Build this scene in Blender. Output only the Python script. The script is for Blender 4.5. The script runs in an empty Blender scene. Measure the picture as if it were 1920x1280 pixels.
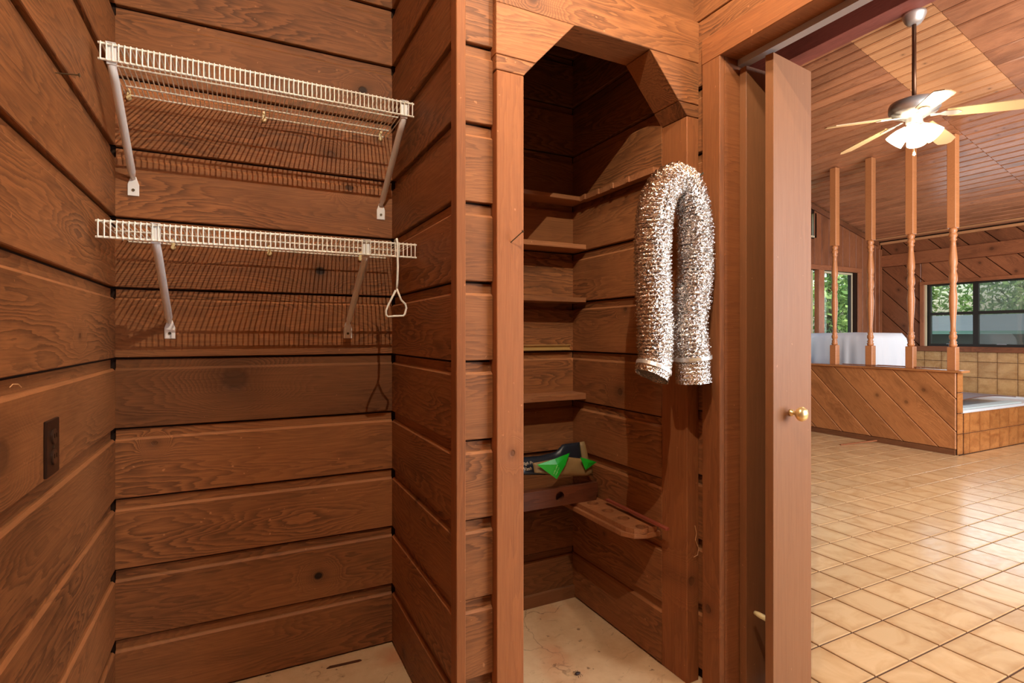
import bpy, bmesh, math, random
from mathutils import Vector, Matrix, noise
random.seed(7)
R = math.radians
S = bpy.context.scene
COL = S.collection

# ------------------------------------------------------------------ camera
TH = math.atan(510/1012.0)
F = 1012.0; CXP = 960.0; CYP = 628.0; HC = 1.2
sn, cs = math.sin(TH), math.cos(TH)
cam = bpy.data.cameras.new('camera'); co = bpy.data.objects.new('camera', cam); COL.objects.link(co)
co.location = (0, 0, HC); co.rotation_euler = (R(90), 0, -TH)
cam.sensor_width = 36; cam.lens = F/1920*36; cam.shift_y = -(640-CYP)/1920; cam.clip_start = .02; cam.clip_end = 200
S.camera = co

# ------------------------------------------------------------------ world, lamps, exposure
w = bpy.data.worlds.new('world'); S.world = w; w.use_nodes = True
wn = w.node_tree.nodes; wl = w.node_tree.links
bg = wn['Background']; sky = wn.new('ShaderNodeTexSky'); sky.sky_type = 'NISHITA'
sky.sun_disc = False; sky.sun_elevation = R(48); sky.sun_rotation = R(200); sky.air_density = 1.4; sky.dust_density = 3
wl.new(sky.outputs[0], bg.inputs[0]); bg.inputs[1].default_value = .26

def lamp(name, kind, loc, energy, color, **kw):
    l = bpy.data.lights.new(name, kind); l.energy = energy; l.color = color
    for k, v in kw.items():
        if k != 'rot': setattr(l, k, v)
    o = bpy.data.objects.new(name, l); COL.objects.link(o); o.location = loc
    if 'rot' in kw: o.rotation_euler = kw['rot']
    return o
lamp('closet_bulb', 'POINT', (.95, .82, 2.60), 21, (1, .90, .76), shadow_soft_size=.03)
lamp('closet_bulb', 'POINT', (.38, .30, 2.74), 66, (1, .90, .72), shadow_soft_size=.003)
# added bathroom fill before a solid unseen wall, then daylight at the far window
lamp('bath_fill', 'AREA', (4.6, -1.35, 1.7), 290, (.93, .96, 1), shape='RECTANGLE', size=4.2, size_y=2.0, rot=(R(90), 0, 0))
lamp('daylight_far_window', 'AREA', (8.62, 3.1, 1.5), 13, (.78, .90, 1), shape='RECTANGLE', size=2.2, size_y=.86, rot=(R(90), 0, R(90)))
lamp('sun', 'SUN', (6, 2, 8), 1.6, (1, .95, .88), angle=R(6), rot=(R(38), R(-20), R(20)))
vs = S.view_settings; vs.view_transform = 'Standard'; vs.look = 'None'; vs.gamma = 1; vs.use_curve_mapping = False; vs.exposure = 0.35

# ------------------------------------------------------------------ measured frame
YB, YP, XL, XN, XR = 2.11, 1.41, -.353, .53, 1.427      # back wall, pantry front, left wall, nook side, right wall
XQ = 1.368                                               # pantry right wall
XK = 6.38; XW = 8.75; YG = 4.84                          # knee wall, window wall, gable wall
ZC = 2.95                                                # closet ceiling
def zroof(x): return 3.23+.26*(6.4-x) if x > 4.5 else 3.724-.26*(4.5-x)
def ray(u, v):
    a = (u-CXP)/F
    return Vector((sn+a*cs, cs-a*sn, (CYP-v)/F))
def ony(u, v, y): r = ray(u, v); t = y/r.y; return Vector((r.x*t, y, HC+r.z*t))
def onx(u, v, x): r = ray(u, v); t = x/r.x; return Vector((x, r.y*t, HC+r.z*t))
def onz(u, v, z): r = ray(u, v); t = (z-HC)/r.z; return Vector((r.x*t, r.y*t, z))
def proj(p):
    d = p[0]*sn+p[1]*cs
    return (CXP+F*(p[0]*cs-p[1]*sn)/d, CYP-F*(p[2]-HC)/d, d)

# ------------------------------------------------------------------ materials
def lin(r, g, b):
    f = lambda c: ((c/255+.055)/1.055)**2.4 if c > 10 else c/255/12.92
    return (f(r), f(g), f(b), 1)
MATS = {}
class NG:
    def __init__(s, name):
        s.m = bpy.data.materials.new(name); s.m.use_nodes = True; s.t = s.m.node_tree; s.n = s.t.nodes; s.l = s.t.links
        s.b = s.n['Principled BSDF']
    def put(s, sock, v):
        if v is None: return
        if hasattr(v, 'is_output') or isinstance(v, bpy.types.NodeSocket): s.l.new(v, sock)
        else: sock.default_value = v
    def node(s, typ, ins=(), out=0, **kw):
        n = s.n.new(typ)
        for k, v in kw.items(): setattr(n, k, v)
        for k, v in (ins.items() if isinstance(ins, dict) else enumerate(ins)): s.put(n.inputs[k], v)
        return n.outputs[out]
    def math(s, op, a, b=None, c=None, clamp=False): return s.node('ShaderNodeMath', [x for x in (a, b, c) if x is not None], operation=op, use_clamp=clamp)
    def vmath(s, op, a, b=None, out=0): return s.node('ShaderNodeVectorMath', [x for x in (a, b) if x is not None], out, operation=op)
    def noise(s, vec, scale, detail=3, rough=.55, out=0, dist=0): return s.node('ShaderNodeTexNoise', {'Vector': vec, 'Scale': scale, 'Detail': detail, 'Roughness': rough, 'Distortion': dist}, out)
    def mix(s, fac, a, b, blend='MIX'):
        n = s.n.new('ShaderNodeMix'); n.data_type = 'RGBA'; n.blend_type = blend
        s.put(n.inputs[0], fac); s.put(n.inputs[6], a); s.put(n.inputs[7], b); return n.outputs[2]
    def ramp(s, v, a, b, c=0., d=1.): return s.node('ShaderNodeMapRange', [v, a, b, c, d])
    def bump(s, h, strength, dist=.002): s.l.new(s.node('ShaderNodeBump', {'Strength': strength, 'Distance': dist, 'Height': h}), s.b.inputs['Normal'])
    def attr(s, name, out): return s.node('ShaderNodeAttribute', (), out, attribute_type='OBJECT', attribute_name=name)

def wood(name, light, dark, ring=9., contrast=.75, rough=.6, fiber=.35, spec=.3, stain=.35, bump=.5, coat=0):
    g = NG(name); P0 = g.node('ShaderNodeTexCoord', (), 3)
    rnd = g.node('ShaderNodeObjectInfo', (), 5)
    off = g.vmath('MULTIPLY', g.node('ShaderNodeCombineXYZ', [rnd, rnd, rnd]), (37.3, 11.1, 23.7))
    P = g.vmath('ADD', P0, off)
    n1 = g.noise(g.vmath('MULTIPLY', P, (.9, 4.5, 4.5)), 1.0, 2.5, .5)
    sep = g.node('ShaderNodeSeparateXYZ', [P]); z = g.n[-1].outputs[2]
    # knot, placed per object by the property «knot» (x along the board, r size, z up the board)
    kv = g.attr('knot', 1)
    dv = g.vmath('MULTIPLY', g.vmath('SUBTRACT', P0, kv), (.85, 0, 1.))
    hole = g.attr('hole', 2)
    wob = g.noise(g.vmath('MULTIPLY', P, (20, 20, 20)), 1, 2)
    d = g.math('ADD', g.vmath('LENGTH', dv, None, 1), g.math('MULTIPLY', g.math('SUBTRACT', wob, .5), .006))
    kr = g.node('ShaderNodeSeparateXYZ', [kv]); kr = g.n[-1].outputs[1]
    q = g.math('DIVIDE', d, g.math('MAXIMUM', kr, .001))
    bumpk = g.math('EXPONENT', g.math('MULTIPLY', g.math('MULTIPLY', q, q), -.09))
    has = g.math('GREATER_THAN', kr, .0005)
    ph = g.math('ADD', g.math('ADD', g.math('MULTIPLY', n1, ring), g.math('MULTIPLY', z, 7.)), g.math('MULTIPLY', g.math('MULTIPLY', bumpk, has), 3.2))
    jit = g.noise(g.vmath('MULTIPLY', P, (9, 60, 60)), 1, 3)
    ph = g.math('ADD', ph, g.math('MULTIPLY', jit, .5))
    saw = g.math('FRACT', g.math('MULTIPLY', ph, 4.2))
    rg = g.math('MULTIPLY', g.ramp(saw, .15, .85), g.ramp(saw, .90, 1., 1., 0.))
    fade = g.ramp(g.noise(g.vmath('MULTIPLY', P, (1.6, 6, 6)), 1, 2), .36, .62)
    rg = g.math('MULTIPLY', rg, g.math('ADD', g.math('MULTIPLY', fade, .85), .15))
    fb = g.noise(g.vmath('MULTIPLY', P, (6, 260, 260)), 1, 4, .65)
    c = g.mix(g.math('MULTIPLY', rg, contrast), light, dark)
    c = g.mix(g.math('MULTIPLY', g.ramp(fb, .38, .68), fiber), c, dark)
    st = g.ramp(g.noise(g.vmath('MULTIPLY', P, (2.2, 6, 6)), 1, 4), .5, .74)
    dd = tuple(x*.45 for x in dark[:3])+(1,)
    c = g.mix(g.math('MULTIPLY', st, stain), c, dd)
    # tiny pale scuffs
    sp = g.ramp(g.noise(g.vmath('MULTIPLY', P, (60, 60, 60)), 1, 1), .76, .8)
    c = g.mix(g.math('MULTIPLY', sp, .35), c, tuple(min(1, x*2.2+.05) for x in light[:3])+(1,))
    # painted highlight, a paler band along the milled upper edge of siding planks (property «siding»)
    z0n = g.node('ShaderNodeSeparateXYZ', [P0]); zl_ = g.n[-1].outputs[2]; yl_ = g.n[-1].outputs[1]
    edge_hl = g.math('MULTIPLY', g.math('MULTIPLY', g.ramp(zl_, .1825, .184), g.ramp(zl_, .1895, .1912, 1., 0.)), g.attr('siding', 2))
    c = g.mix(g.math('MULTIPLY', edge_hl, .24), c, tuple(min(1, x*1.9+.02) for x in light[:3])+(1,))
    core = g.math('MULTIPLY', g.ramp(q, .75, 1.15, 1., 0.), has)
    halo = g.math('MULTIPLY', g.ramp(q, .9, 3.0, .35, 0.), has)
    c = g.mix(halo, c, dd)
    c = g.mix(g.math('MULTIPLY', core, g.math('ADD', .35, g.math('MULTIPLY', hole, .62))), c, (.016, .007, .004, 1))
    tone = g.attr('tone', 0)
    tn = g.math('ADD', g.attr('tone', 2), 0.)
    var = g.math('ADD', g.math('MULTIPLY', g.math('SUBTRACT', rnd, .5), .22), 1.)
    tn = g.math('MULTIPLY', g.math('ADD', tn, 1.), var)
    c = g.mix(1., c, g.node('ShaderNodeCombineXYZ', [tn, tn, tn]), 'MULTIPLY')
    g.put(g.b.inputs['Base Color'], c)
    g.put(g.b.inputs['Roughness'], g.math('ADD', g.math('MULTIPLY', fb, .2), rough-.1))
    g.b.inputs['Specular IOR Level'].default_value = spec
    if coat: g.b.inputs['Coat Weight'].default_value = coat; g.b.inputs['Coat Roughness'].default_value = .25
    h = g.math('ADD', g.math('MULTIPLY', rg, -.5), g.math('MULTIPLY', fb, .6))
    h = g.math('ADD', h, g.math('MULTIPLY', core, -2.5))
    g.bump(h, bump, .0012)
    return g.m
def plain(name, col, rough=.5, metal=0, spec=.5, bumpy=0, bscale=200, var=0, emit=0, trans=0, alpha=1):
    g = NG(name); P = g.node('ShaderNodeTexCoord', (), 3)
    n = g.noise(P, bscale, 3)
    c = g.mix(g.math('MULTIPLY', n, var), col, tuple(x*.4 for x in col[:3])+(1,))
    g.put(g.b.inputs['Base Color'], c); g.b.inputs['Roughness'].default_value = rough; g.b.inputs['Metallic'].default_value = metal
    g.b.inputs['Specular IOR Level'].default_value = spec
    if bumpy: g.bump(n, bumpy, .003)
    if emit: g.b.inputs['Emission Color'].default_value = col; g.b.inputs['Emission Strength'].default_value = emit
    if trans: g.b.inputs['Transmission Weight'].default_value = trans
    if alpha < 1: g.b.inputs['Alpha'].default_value = alpha
    return g.m
M = {}
M['cedar'] = wood('cedar_plank', lin(154, 99, 58), lin(84, 51, 30))
M['post'] = wood('cedar_post', lin(156, 96, 54), lin(112, 65, 36), ring=3, contrast=.4, stain=.18, rough=.65)
M['door'] = wood('veneer_door', lin(138, 91, 57), lin(114, 73, 45), ring=1.2, contrast=.25, fiber=.3, stain=.05, rough=.5, bump=.12)
M['pine'] = wood('stained_pine', lin(188, 128, 90), lin(138, 84, 58), ring=5, contrast=.55, stain=.5, rough=.28, spec=.5, bump=.25)
M['pinelight'] = wood('light_pine', lin(208, 152, 104), lin(168, 108, 68), ring=5, contrast=.35, stain=.12, rough=.42, spec=.5, bump=.25)
M['bath'] = wood('bath_board', lin(164, 102, 66), lin(106, 60, 38), ring=5, contrast=.5, stain=.4, rough=.42, spec=.4, bump=.3)
M['knee'] = wood('knee_board', lin(198, 134, 80), lin(140, 82, 44), ring=5, contrast=.5, stain=.5, rough=.42, spec=.45, bump=.3)
M['spindle'] = wood('spindle_wood', lin(200, 134, 84), lin(160, 98, 56), ring=2, contrast=.25, stain=.05, rough=.35, spec=.5, bump=.1)
M['beam'] = wood('beam_wood', lin(150, 84, 70), lin(104, 54, 44), ring=4, contrast=.3, stain=.5, rough=.5, bump=.4)
M['shelfwood'] = wood('shelf_wood', lin(158, 104, 66), lin(112, 68, 42), ring=3, contrast=.4, stain=.2)
M['darkwood'] = wood('dark_block_wood', lin(98, 54, 34), lin(58, 30, 20), ring=3, contrast=.4, stain=.3, rough=.45)
M['stickwood'] = wood('red_stick_wood', lin(138, 66, 48), lin(96, 42, 30), ring=2, contrast=.3, stain=.2)
M['backing'] = plain('dark_backing', (.035, .018, .012, 1), .9, spec=.1)
M['vinylwire'] = plain('white_vinyl_wire', lin(250, 250, 240), .35, spec=.5, var=.08, bscale=30)
M['bracket'] = plain('bracket_white', lin(246, 246, 246), .4, var=.05, bscale=40)
M['clip'] = plain('cream_clip', lin(226, 210, 160), .4)
M['metal'] = plain('grey_track_metal', lin(170, 170, 172), .3, metal=.9)
M['track'] = plain('track_grey', lin(176, 174, 176), .45, spec=.6)
M['screw'] = plain('screw_metal', lin(110, 100, 80), .4, metal=.8)
M['brass'] = plain('brass_knob', lin(244, 214, 150), .3, metal=.7)
M['nickel'] = plain('brushed_nickel', lin(214, 208, 200), .42, metal=.7)
M['rod'] = plain('bronze_rod', lin(120, 84, 60), .35, metal=.7)
M['blade'] = plain('pale_fan_blade', lin(196, 160, 112), .45, var=.15, bscale=12)
M['lampglass'] = plain('lit_glass_shade', (1, .86, .62, 1), .4, emit=5)
M['chain'] = plain('pull_chain', lin(240, 225, 190), .3, metal=.6)
M['outlet'] = plain('brown_outlet', lin(44, 26, 18), .35)
M['outletface'] = plain('brown_outlet_face', lin(60, 38, 26), .3)
M['black'] = plain('black_hole', (.006, .004, .003, 1), .9, spec=.05)
M['blackframe'] = plain('black_window_frame', lin(40, 38, 34), .45)
M['whitetrim'] = plain('pale_trim', lin(214, 196, 160), .6, var=.2, bscale=8)
M['grout'] = plain('brown_grout', lin(96, 64, 46), .85, var=.4, bscale=60)
M['cord'] = plain('pale_fibre', lin(220, 170, 120), .7)
M['gold'] = plain('gold_rail', lin(226, 196, 128), .35, metal=.6)
M['white'] = plain('white_tub', lin(226, 230, 232), .25)
M['tealsheet'] = plain('pale_sheet', lin(196, 210, 206), .4)
M['mat'] = plain('brown_hardboard', lin(112, 66, 46), .6, var=.5, bscale=25)
M['bug'] = plain('dark_bug', (.03, .012, .008, 1), .5)

def tile_mat(name, light, dark, edge, rough=.2, half=.1015):
    g = NG(name); P0 = g.node('ShaderNodeTexCoord', (), 3)
    rnd = g.node('ShaderNodeObjectInfo', (), 5)
    P = g.vmath('ADD', P0, g.vmath('MULTIPLY', g.node('ShaderNodeCombineXYZ', [rnd, rnd, rnd]), (31., 17., 23.)))
    a = g.noise(g.vmath('MULTIPLY', P, (5, 9, 7)), 1, 4, .6, dist=.8)
    c = g.mix(g.ramp(a, .42, .8), light, dark)
    sx = g.node('ShaderNodeSeparateXYZ', [P0]); sx = g.n[-1]
    e = g.math('MAXIMUM', g.math('ABSOLUTE', sx.outputs[0]), g.math('ABSOLUTE', sx.outputs[1]))
    c = g.mix(g.math('MULTIPLY', g.ramp(e, half-.028, half), .38), c, edge)
    v = g.math('ADD', g.math('MULTIPLY', rnd, .14), .93)
    c = g.mix(1., c, g.node('ShaderNodeCombineXYZ', [v, v, v]), 'MULTIPLY')
    g.put(g.b.inputs['Base Color'], c)
    n = g.noise(P, 30, 3)
    g.put(g.b.inputs['Roughness'], g.ramp(n, .3, .7, rough-.04, rough+.06))
    g.b.inputs['Specular IOR Level'].default_value = .55
    g.bump(g.noise(P, 14, 2), .12, .003)
    return g.m
M['tile'] = tile_mat('glazed_floor_tile', lin(224, 188, 140), lin(200, 156, 104), lin(180, 134, 88), .2)
M['walltile'] = tile_mat('wall_tile', lin(206, 164, 108), lin(166, 118, 66), lin(146, 98, 54), .25)
M['steptile'] = tile_mat('step_tile', lin(186, 122, 66), lin(140, 80, 38), lin(128, 72, 36), .25)

def vinyl():
    g = NG('worn_vinyl_floor'); P = g.node('ShaderNodeTexCoord', (), 3)
    a = g.noise(g.vmath('MULTIPLY', P, (4, 4, 4)), 1, 6, .65)
    c = g.mix(g.ramp(a, .35, .7), lin(222, 192, 152), lin(196, 156, 116))
    b = g.noise(P, 3.2, 3); c = g.mix(g.math('MULTIPLY', g.ramp(b, .56, .68), .5), c, lin(196, 122, 78))
    s = g.noise(g.vmath('MULTIPLY', P, (9, 16, 9)), 1, 8, .75, dist=1.5)
    c = g.mix(g.math('MULTIPLY', g.ramp(s, .56, .7), .6), c, lin(140, 104, 76))
    vr = g.node('ShaderNodeTexVoronoi', {'Vector': g.vmath('ADD', P, g.vmath('MULTIPLY', g.node('ShaderNodeTexNoise', {'Vector': P, 'Scale': 7., 'Detail': 4.}, 1), (.2, .2, .2))), 'Scale': 3.2}, 0, feature='DISTANCE_TO_EDGE')
    cr = g.math('MULTIPLY', g.ramp(vr, .0, .012, 1., 0.), g.ramp(g.noise(P, 5, 2), .5, .6))
    c = g.mix(g.math('MULTIPLY', cr, .7), c, lin(110, 72, 48))
    d = g.noise(P, 26, 3); c = g.mix(g.math('MULTIPLY', g.ramp(d, .68, .74), .7), c, lin(96, 60, 40))
    g.put(g.b.inputs['Base Color'], c); g.b.inputs['Roughness'].default_value = .5
    g.bump(a, .2, .002); return g.m
M['vinyl'] = vinyl()
def foil():
    g = NG('crinkled_foil'); P = g.node('ShaderNodeTexCoord', (), 3)
    g.b.inputs['Metallic'].default_value = 1; g.b.inputs['Base Color'].default_value = lin(226, 222, 216); g.b.inputs['Roughness'].default_value = .13
    v = g.node('ShaderNodeTexVoronoi', {'Vector': P, 'Scale': 210.}, 0)
    n = g.noise(P, 120, 3)
    g.bump(g.math('ADD', v, n), .55, .004); return g.m
M['foil'] = foil()
def glass():
    g = NG('window_glass'); n = g.n; out = n['Material Output']
    tr = n.new('ShaderNodeBsdfTransparent'); tr.inputs[0].default_value = (.93, .96, .95, 1)
    gl = n.new('ShaderNodeBsdfGlossy'); gl.inputs['Roughness'].default_value = .02
    mx = n.new('ShaderNodeMixShader'); mx.inputs[0].default_value = .05; g.l.new(tr.outputs[0], mx.inputs[1]); g.l.new(gl.outputs[0], mx.inputs[2])
    g.l.new(mx.outputs[0], out.inputs[0]); return g.m
M['glass'] = glass()
def screen():
    g = NG('insect_screen'); n = g.n; out = n['Material Output']
    tr = n.new('ShaderNodeBsdfTransparent'); df = n.new('ShaderNodeBsdfDiffuse'); df.inputs[0].default_value = (.32, .34, .34, 1)
    mx = n.new('ShaderNodeMixShader'); mx.inputs[0].default_value = .32
    g.l.new(tr.outputs[0], mx.inputs[1]); g.l.new(df.outputs[0], mx.inputs[2]); g.l.new(mx.outputs[0], out.inputs[0]); return g.m
M['screen'] = screen()
def leafm():
    g = NG('leaf_green'); P = g.node('ShaderNodeTexCoord', (), 3)
    c = g.mix(g.ramp(g.noise(P, 1.3, 4), .35, .65), lin(96, 138, 66), lin(196, 224, 132))
    g.put(g.b.inputs['Base Color'], c); g.b.inputs['Roughness'].default_value = .6
    g.b.inputs['Subsurface Weight'].default_value = 0; return g.m
M['leaf'] = leafm()
M['bark'] = plain('bark', lin(110, 92, 76), .9, var=.6, bscale=10)
M['roofgrey'] = plain('grey_roof', lin(112, 120, 120), .7, var=.4, bscale=4)
M['roofgreen'] = plain('green_fascia', lin(118, 156, 142), .5)
M['shedwall'] = plain('shed_wall', lin(84, 82, 70), .8, var=.3, bscale=3)
M['grass'] = plain('grass_ground', lin(92, 118, 62), .95, var=.5, bscale=2)
M['cloth'] = plain('white_cloth', lin(232, 236, 240), .7, var=.06, bscale=5)
M['ceilplaster'] = plain('closet_ceiling_paint', lin(190, 150, 115), .9)
M['shade_wall'] = wood('outer_wall_board', lin(196, 118, 70), lin(126, 66, 36), ring=5, contrast=.4)
M['navy'] = plain('navy_bag', lin(20, 30, 42), .35, bumpy=.3, bscale=60)
M['tan'] = plain('tan_bag', lin(140, 112, 70), .5, bumpy=.3, bscale=40, var=.3)
M['greenfilm'] = plain('green_film', lin(22, 168, 40), .25, bumpy=.2, bscale=30)
M['txtpale'] = plain('pale_print', lin(190, 170, 140), .6)
M['txtgreen'] = plain('light_green_print', lin(150, 230, 130), .5)

# ------------------------------------------------------------------ mesh helpers
def link(name, me, mat, parent=None, mtx=None):
    o = bpy.data.objects.new(name, me); COL.objects.link(o)
    if mat is not None and not me.materials: me.materials.append(mat)
    if mtx is not None: o.matrix_world = mtx
    if parent is not None:
        o.parent = parent; o.matrix_parent_inverse = Matrix.Identity(4)
        if parent.type == 'EMPTY' or True:
            o.matrix_basis = PW(parent).inverted() @ (mtx if mtx is not None else Matrix.Identity(4))
    WM[o.name] = mtx.copy() if mtx is not None else (Matrix.Identity(4))
    return o
WM = {}
def PW(o): return WM.get(o.name, Matrix.Identity(4))
def tag(o, label=None, cat=None, group=None, kind=None):
    if label: o['label'] = label
    if cat: o['category'] = cat
    if group: o['group'] = group
    if kind: o['kind'] = kind
    return o
def thing(name, loc, label, cat, group=None):
    o = bpy.data.objects.new(name, None); COL.objects.link(o); o.location = loc; o.empty_display_size = .05
    WM[o.name] = Matrix.Translation(loc); return tag(o, label, cat, group)
def mesh(name, vs_, fs, smooth=False):
    me = bpy.data.meshes.new(name); me.from_pydata([tuple(v) for v in vs_], [], fs); me.update()
    if smooth:
        for p in me.polygons: p.use_smooth = True
    return me
class MB:
    def __init__(s): s.v = []; s.f = []
    def add(s, vs_, fs):
        k = len(s.v); s.v += [tuple(v) for v in vs_]; s.f += [tuple(i+k for i in f) for f in fs]; return s
    def box(s, x0, x1, y0, y1, z0, z1):
        return s.add([(x, y, z) for z in (z0, z1) for y in (y0, y1) for x in (x0, x1)],
                     [(0, 2, 3, 1), (4, 5, 7, 6), (0, 1, 5, 4), (1, 3, 7, 5), (3, 2, 6, 7), (2, 0, 4, 6)])
    def prism(s, pts, axis, a, b):      # pts 2-D polygon; axis 0/1/2 = extrusion axis
        def mk(p, t): l = [p[0], p[1]]; l.insert(axis, t); return l
        n = len(pts)
        return s.add([mk(p, a) for p in pts]+[mk(p, b) for p in pts],
                     [tuple(range(n))[::-1], tuple(range(n, 2*n))]+[(i, (i+1) % n, n+(i+1) % n, n+i) for i in range(n)])
    def tube(s, pts, r, seg=8, cap=True, sx=1., up=None):
        pts = [Vector(p) for p in pts]; n = len(pts); k = len(s.v); u = None
        for i, p in enumerate(pts):
            t = (pts[min(i+1, n-1)]-pts[max(i-1, 0)]).normalized()
            if u is None:
                u = Vector(up) if up else (Vector((0, 0, 1)) if abs(t.z) < .9 else Vector((1, 0, 0)))
            u = (u-t*u.dot(t)).normalized(); b = t.cross(u)
            rr = r[i] if isinstance(r, (list, tuple)) else r
            for j in range(seg):
                a = 2*math.pi*j/seg; s.v.append(tuple(p+u*(rr*math.cos(a))+b*(rr*sx*math.sin(a))))
        for i in range(n-1):
            for j in range(seg):
                s.f.append((k+i*seg+j, k+i*seg+(j+1) % seg, k+(i+1)*seg+(j+1) % seg, k+(i+1)*seg+j))
        if cap: s.f.append(tuple(k+j for j in range(seg))[::-1]); s.f.append(tuple(k+(n-1)*seg+j for j in range(seg)))
        return s
    def lathe(s, prof, c, seg=20, axis=2):    # prof [(r, h)]
        k = len(s.v); n = len(prof)
        for r, h in prof:
            for j in range(seg):
                a = 2*math.pi*j/seg; p = [r*math.cos(a), r*math.sin(a)]; p.insert(axis, h)
                s.v.append((p[0]+c[0], p[1]+c[1], p[2]+c[2]))
        for i in range(n-1):
            for j in range(seg):
                s.f.append((k+i*seg+j, k+i*seg+(j+1) % seg, k+(i+1)*seg+(j+1) % seg, k+(i+1)*seg+j))
        s.f.append(tuple(k+j for j in range(seg))[::-1]); s.f.append(tuple(k+(n-1)*seg+j for j in range(seg)))
        return s
    def build(s, name, mat, parent=None, mtx=None, smooth=False, bevel=0, segs=2, loc=None):
        if loc is not None:      # vertices given in world space, origin moved to loc
            L = Vector(loc); s.v = [tuple(Vector(v)-L) for v in s.v]; mtx = Matrix.Translation(L)
        me = bpy.data.meshes.new(name); me.from_pydata(s.v, [], s.f); me.update()
        bm = bmesh.new(); bm.from_mesh(me); bmesh.ops.recalc_face_normals(bm, faces=bm.faces)
        if bevel:
            es = [e for e in bm.edges if len(e.link_faces) == 2 and e.calc_face_angle(0) > .6]
            bmesh.ops.bevel(bm, geom=es, offset=bevel, segments=segs, affect='EDGES', profile=.6)
        bm.to_mesh(me); bm.free()
        if smooth:
            for p in me.polygons: p.use_smooth = True
        return link(name, me, mat, parent, mtx)

def frame(origin, xdir, zdir):
    """object frame: local X along the board, local Z up its width, local -Y its show face"""
    x = Vector(xdir).normalized(); z = Vector(zdir).normalized(); y = z.cross(x)
    return Matrix(((x.x, y.x, z.x, origin[0]), (x.y, y.y, z.y, origin[1]), (x.z, y.z, z.z, origin[2]), (0, 0, 0, 1)))
PITCH = .2243; FACE = .190; Z0 = .007
_pc = {}
def plank_mesh(L, Hh=PITCH, T=.018, face=FACE, rec=.012):
    key = ('p', round(L, 3), round(Hh, 3), T, face, rec)
    if key in _pc: return _pc[key]
    if Hh > face+.006: pr = [(T, 0), (.002, 0), (0, .002), (0, face-.007), (.0065, face), (rec, face+.001), (rec, Hh-.0065), (T, Hh-.0065)]
    else: pr = [(T, 0), (.002, 0), (0, .002), (0, Hh), (T, Hh)]
    n = len(pr)
    vs_ = [(0, p[0], p[1]) for p in pr]+[(L, p[0], p[1]) for p in pr]
    fs = [tuple(range(n)), tuple(range(n, 2*n))[::-1]]+[((i+1) % n, i, n+i, n+(i+1) % n) for i in range(n)]
    me = mesh('plank', vs_, fs); bm = bmesh.new(); bm.from_mesh(me); bmesh.ops.recalc_face_normals(bm, faces=bm.faces); bm.to_mesh(me); bm.free()
    _pc[key] = me; return me
def board_mesh(L, Wd, T, bev=.002):
    key = ('b', round(L, 3), round(Wd, 3), T, bev)
    if key in _pc: return _pc[key]
    pr = [(T, 0), (bev, 0), (0, bev), (0, Wd-bev), (bev, Wd), (T, Wd)]; n = len(pr)
    vs_ = [(0, p[0], p[1]) for p in pr]+[(L, p[0], p[1]) for p in pr]
    fs = [tuple(range(n)), tuple(range(n, 2*n))[::-1]]+[((i+1) % n, i, n+i, n+(i+1) % n) for i in range(n)]
    me = mesh('board', vs_, fs); bm = bmesh.new(); bm.from_mesh(me); bmesh.ops.recalc_face_normals(bm, faces=bm.faces); bm.to_mesh(me); bm.free()
    _pc[key] = me; return me
def board(name, origin, xdir, zdir, L, Wd, T, mat, parent=None, bev=.002, tone=0, knot=None):
    me = board_mesh(L, Wd, T, bev)
    if me.materials and me.materials[0] != mat: me = me.copy(); me.materials.clear()
    o = link(name, me, mat, parent, frame(origin, xdir, zdir)); o['tone'] = float(tone)
    o['knot'] = [float(k) for k in (knot or (0, 0, 0))]; return o
def planks(parent, origin, xdir, L, ztop, mat, zb=Z0, tones={}, knots={}, start=0, T=.018):
    k = start
    while zb+k*PITCH < ztop-.01:
        z = zb+k*PITCH; h = min(PITCH, ztop-z)
        me = plank_mesh(L, h, T)
        if me.materials and me.materials[0] != mat: me = me.copy(); me.materials.clear()
        o = link('plank', me, mat, parent, frame((origin[0], origin[1], z), xdir, (0, 0, 1)))
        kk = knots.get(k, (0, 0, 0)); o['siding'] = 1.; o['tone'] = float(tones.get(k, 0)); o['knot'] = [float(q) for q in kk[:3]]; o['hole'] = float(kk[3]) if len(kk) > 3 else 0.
        k += 1
def wall(name, x0, x1, y0, y1, z0, z1, mat='backing', label=None):
    c = ((x0+x1)/2, (y0+y1)/2, z0)
    o = MB().box(x0, x1, y0, y1, z0, z1).build(name, M[mat], loc=c); o['kind'] = 'structure'
    if label: o['label'] = label
    return o

# ------------------------------------------------------------------ closet shell
fl = wall('floor', XL-.05, 1.50, -1.2, YB+.05, -.06, 0, 'vinyl')
wb = wall('wall_back', XL-.03, 1.60, YB, YB+.06, 0, ZC)
BK = {3: (.44, .020, .085), 9: (.62, .013, .10), 7: (.80, .012, .08)}
def kp(x, v, r, h=0.):    # knot on the nook's back wall seen at pixel (x,v)
    p = ony(x, v, YB-.012); k = int((p.z-Z0)//PITCH); return k, (p.x-(XL+.0), r, p.z-Z0-k*PITCH, h)
kn = dict([kp(600, 508, .014, 1), kp(597, 1078, .014, 1), kp(440, 710, .036), kp(620, 290, .016), kp(655, 352, .013, .6), kp(680, 170, .014, .8), kp(290, 830, .008)])
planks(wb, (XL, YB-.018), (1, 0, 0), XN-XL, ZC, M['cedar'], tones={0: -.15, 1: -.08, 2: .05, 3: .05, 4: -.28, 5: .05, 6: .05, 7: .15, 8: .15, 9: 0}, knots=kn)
planks(wb, (.62, YB-.018), (1, 0, 0), XQ-.62+.004, ZC, M['cedar'], tones={0: -.2, 1: -.1}, knots={3: (.40, .012, .10), 8: (.38, .016, .07)})
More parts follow.
